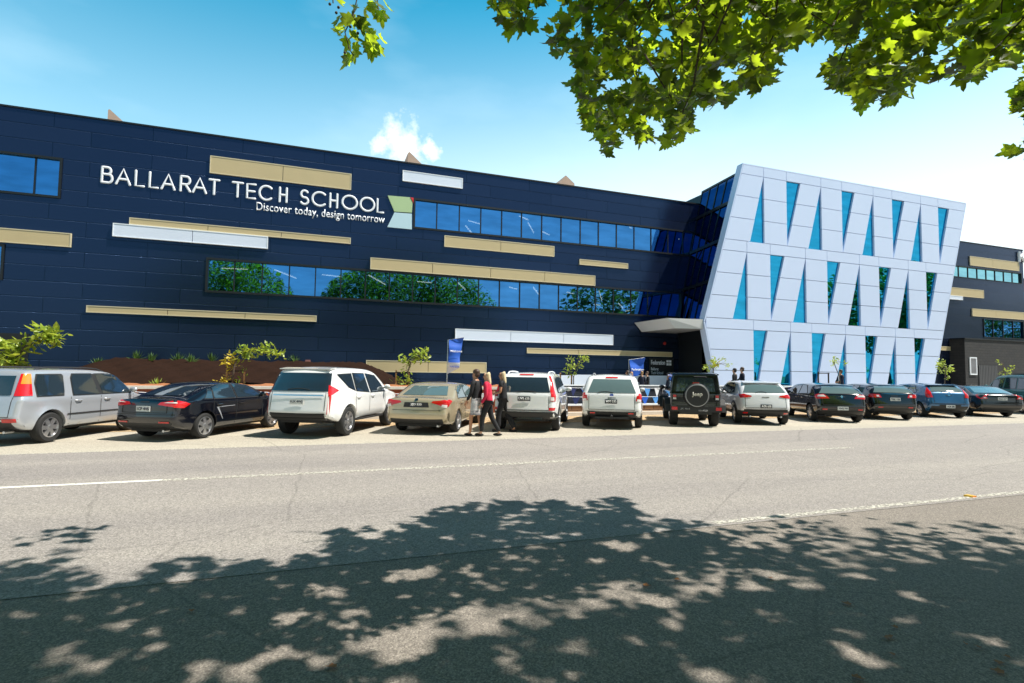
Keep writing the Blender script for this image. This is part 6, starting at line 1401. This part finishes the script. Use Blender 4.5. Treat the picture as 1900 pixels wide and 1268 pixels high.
    def ta(p, q, par=None):
        tv.append(Vector(p)*k); tr.append(tuple(z*k for z in q) if isinstance(q, tuple) else q*k)
        if par is not None: te.append((par, len(tv)-1))
        return len(tv)-1
    a00 = ta((0, 0, .80), (.185, .150)); a0 = ta((0, 0, .92), (.175, .138), a00); a1 = ta((0, lean*.3, 1.10), (.150, .118), a0); a2 = ta((0, lean*.7, 1.28), (.172, .130), a1); a3 = ta((0, lean, 1.405), (.082, .070), a2)
    for sx_ in (-1, 1):
        s_, e_, w_ = sh[sx_]; b1 = ta(s_, .064, a3)
        if sleeves: b2 = ta(e_, .048, b1); b3 = ta(w_, .038, b2)
        else: b2 = ta(s_.lerp(e_, .5), .056, b1)
    skinmesh('jacket' if sleeves else 'shirt', tv, te, tr, CL[top], r, 1)
    if shirt: MB().prism([(-.035*k, 1.20*k), (0, 1.06*k), (.035*k, 1.20*k), (.045*k, 1.40*k), (-.045*k, 1.40*k)], (lean+.06)*k, (lean+.127)*k).build('shirt_front', CL[shirt], r)
    if bottom == 'trousers':
        bv = [Vector((0, 0, 1.0))*k]; br = [(.150*k, .116*k)]; be = []
        for sx_ in (-1, 1):
            an, kn = foot[sx_]; i0 = len(bv); bv += [Vector((sx_*.085, 0, .86))*k, kn*k, (an+Vector((0, 0, .02)))*k]; br += [.104*k, (.076+flare*.3)*k, (.060+flare)*k]; be += [(0, i0), (i0, i0+1), (i0+1, i0+2)]
        skinmesh('trousers', bv, be, br, CL[bm], r, 1)
    else:
        mb = MB(); z0 = (.95-skirtlen+.02); N = 20; prof = [(.150, .98), (.172, .86), (.180, .75), (.190, z0)]
        for rr_, z in prof:
            for q in range(N): a = 2*PI*q/N; mb.v.append(((rr_+.01*math.sin(5*a))*math.cos(a)*k, rr_*.78*math.sin(a)*k, z*k))
        for i in range(3):
            for q in range(N): j = (q+1) % N; mb.f.append((i*N+q, i*N+j, (i+1)*N+j, (i+1)*N+q)); mb.m.append(0)
        mb.build('skirt', M['patterned'] if bm == 'patterned' else CL[bm], r, smooth=True)
    for sx_ in (-1, 1):
        an, kn = foot[sx_]; MB().ball(((an.x)*k, (an.y+.055)*k, .040*k), .075*k, 10, 6, 0, (.55, 1.75, .52)).build('shoe', CL[shoes], r, smooth=True)
    return r
def ang(dx, dy): return math.atan2(-dx, dy)          # rotation so that local +Y points along (dx,dy)
LEFTW = ang(-CR.x, -CR.y)
gp = 'three women walking across the parking strip'
x, y = gnd(883, 809.5); person((x, y, 0), LEFTW-.5, 1.69, 'woman in a black jacket and pale patterned skirt walking on the left of the three', gp, 'tan', 'brown', False, 'black', True, 'skirt', 'patterned', .42, ((.12, .02), (-.10, .0)), (((.20, .02, -.26), (.17, .16, -.46)), ((.21, -.02, -.26), (.20, .12, -.48))), .02, shirt='red')
x, y = gnd(905, 809.5); person((x, y, 0), LEFTW-.15, 1.65, 'blonde woman in a red jacket and black trousers between the other two women', gp, 'fair', 'blonde', True, 'red', True, 'trousers', 'black', .5, ((.16, .03), (-.30, .06)), (((.20, -.03, -.27), (.21, .10, -.50)), ((.20, .0, -.26), (.20, .12, -.48))), .04)
x, y = gnd(933, 801.5); person((x, y, 0), LEFTW-.25, 1.67, 'blonde woman in a black top and wide trousers walking on the right of the three', gp, 'tan', 'blonde', True, 'black', False, 'trousers', 'black', .5, ((.12, .03), (-.32, .05)), (((.20, .0, -.26), (.08, .22, -.30)), ((.20, .0, -.26), (.10, .22, -.28))), .03, flare=.035)
def standing(px, head, D, label, grp, rz, **k):
    x, zt = wall(px, head, D); return person((x, D, .30), rz, max(1.45, min(1.95, zt-.30)), label, grp, **k)
g1 = 'guests chatting under the entrance canopy'; fa = ((.20, .06, -.22), (.10, .22, -.30)); fb = ((.20, -.02, -.27), (.20, .06, -.52))
standing(1164, 688.5, 23.0, 'dark haired guest furthest left by the blue banner', g1, 1.0, skin='tan', hair='brown', top='navy', bm='black', arms=(fb, fb))
standing(1172, 691.5, 22.2, 'sandy haired guest in front of the blue banner', g1, 2.6, hair='sandy', longhair=True, top='white', sleeves=False, bottom='skirt', bm='navy', arms=(fb, fa))
standing(1191, 689.5, 22.4, 'guest in a dark suit right of the blue banner', g1, -.6, hair='sandy', top='navy', bm='navy', shirt='white', arms=(fa, fb))
standing(1201, 691, 22.8, 'guest in black nearest the entrance sign', g1, 1.6, hair='brown', skin='fair', top='black', bm='black', shirt='white', arms=(fa, fb))
g2 = 'men in dark suits in front of the white block'
standing(1363, 684, 20.6, 'man in a dark suit standing on the left of the pair before the white block', g2, .5, hair='black', top='black', bm='black', arms=(fb, fa))
standing(1377, 682, 20.8, 'man in a dark suit standing on the right of the pair before the white block', g2, 1.1, hair='brown', top='navy', bm='navy', arms=(fb, fa))
standing(1560, 686.5, 21.2, 'lone man in a dark suit in front of the middle of the white block', g2, 1.4, hair='black', skin='tan', top='navy', bm='black', shirt='white', arms=(fa, fa))
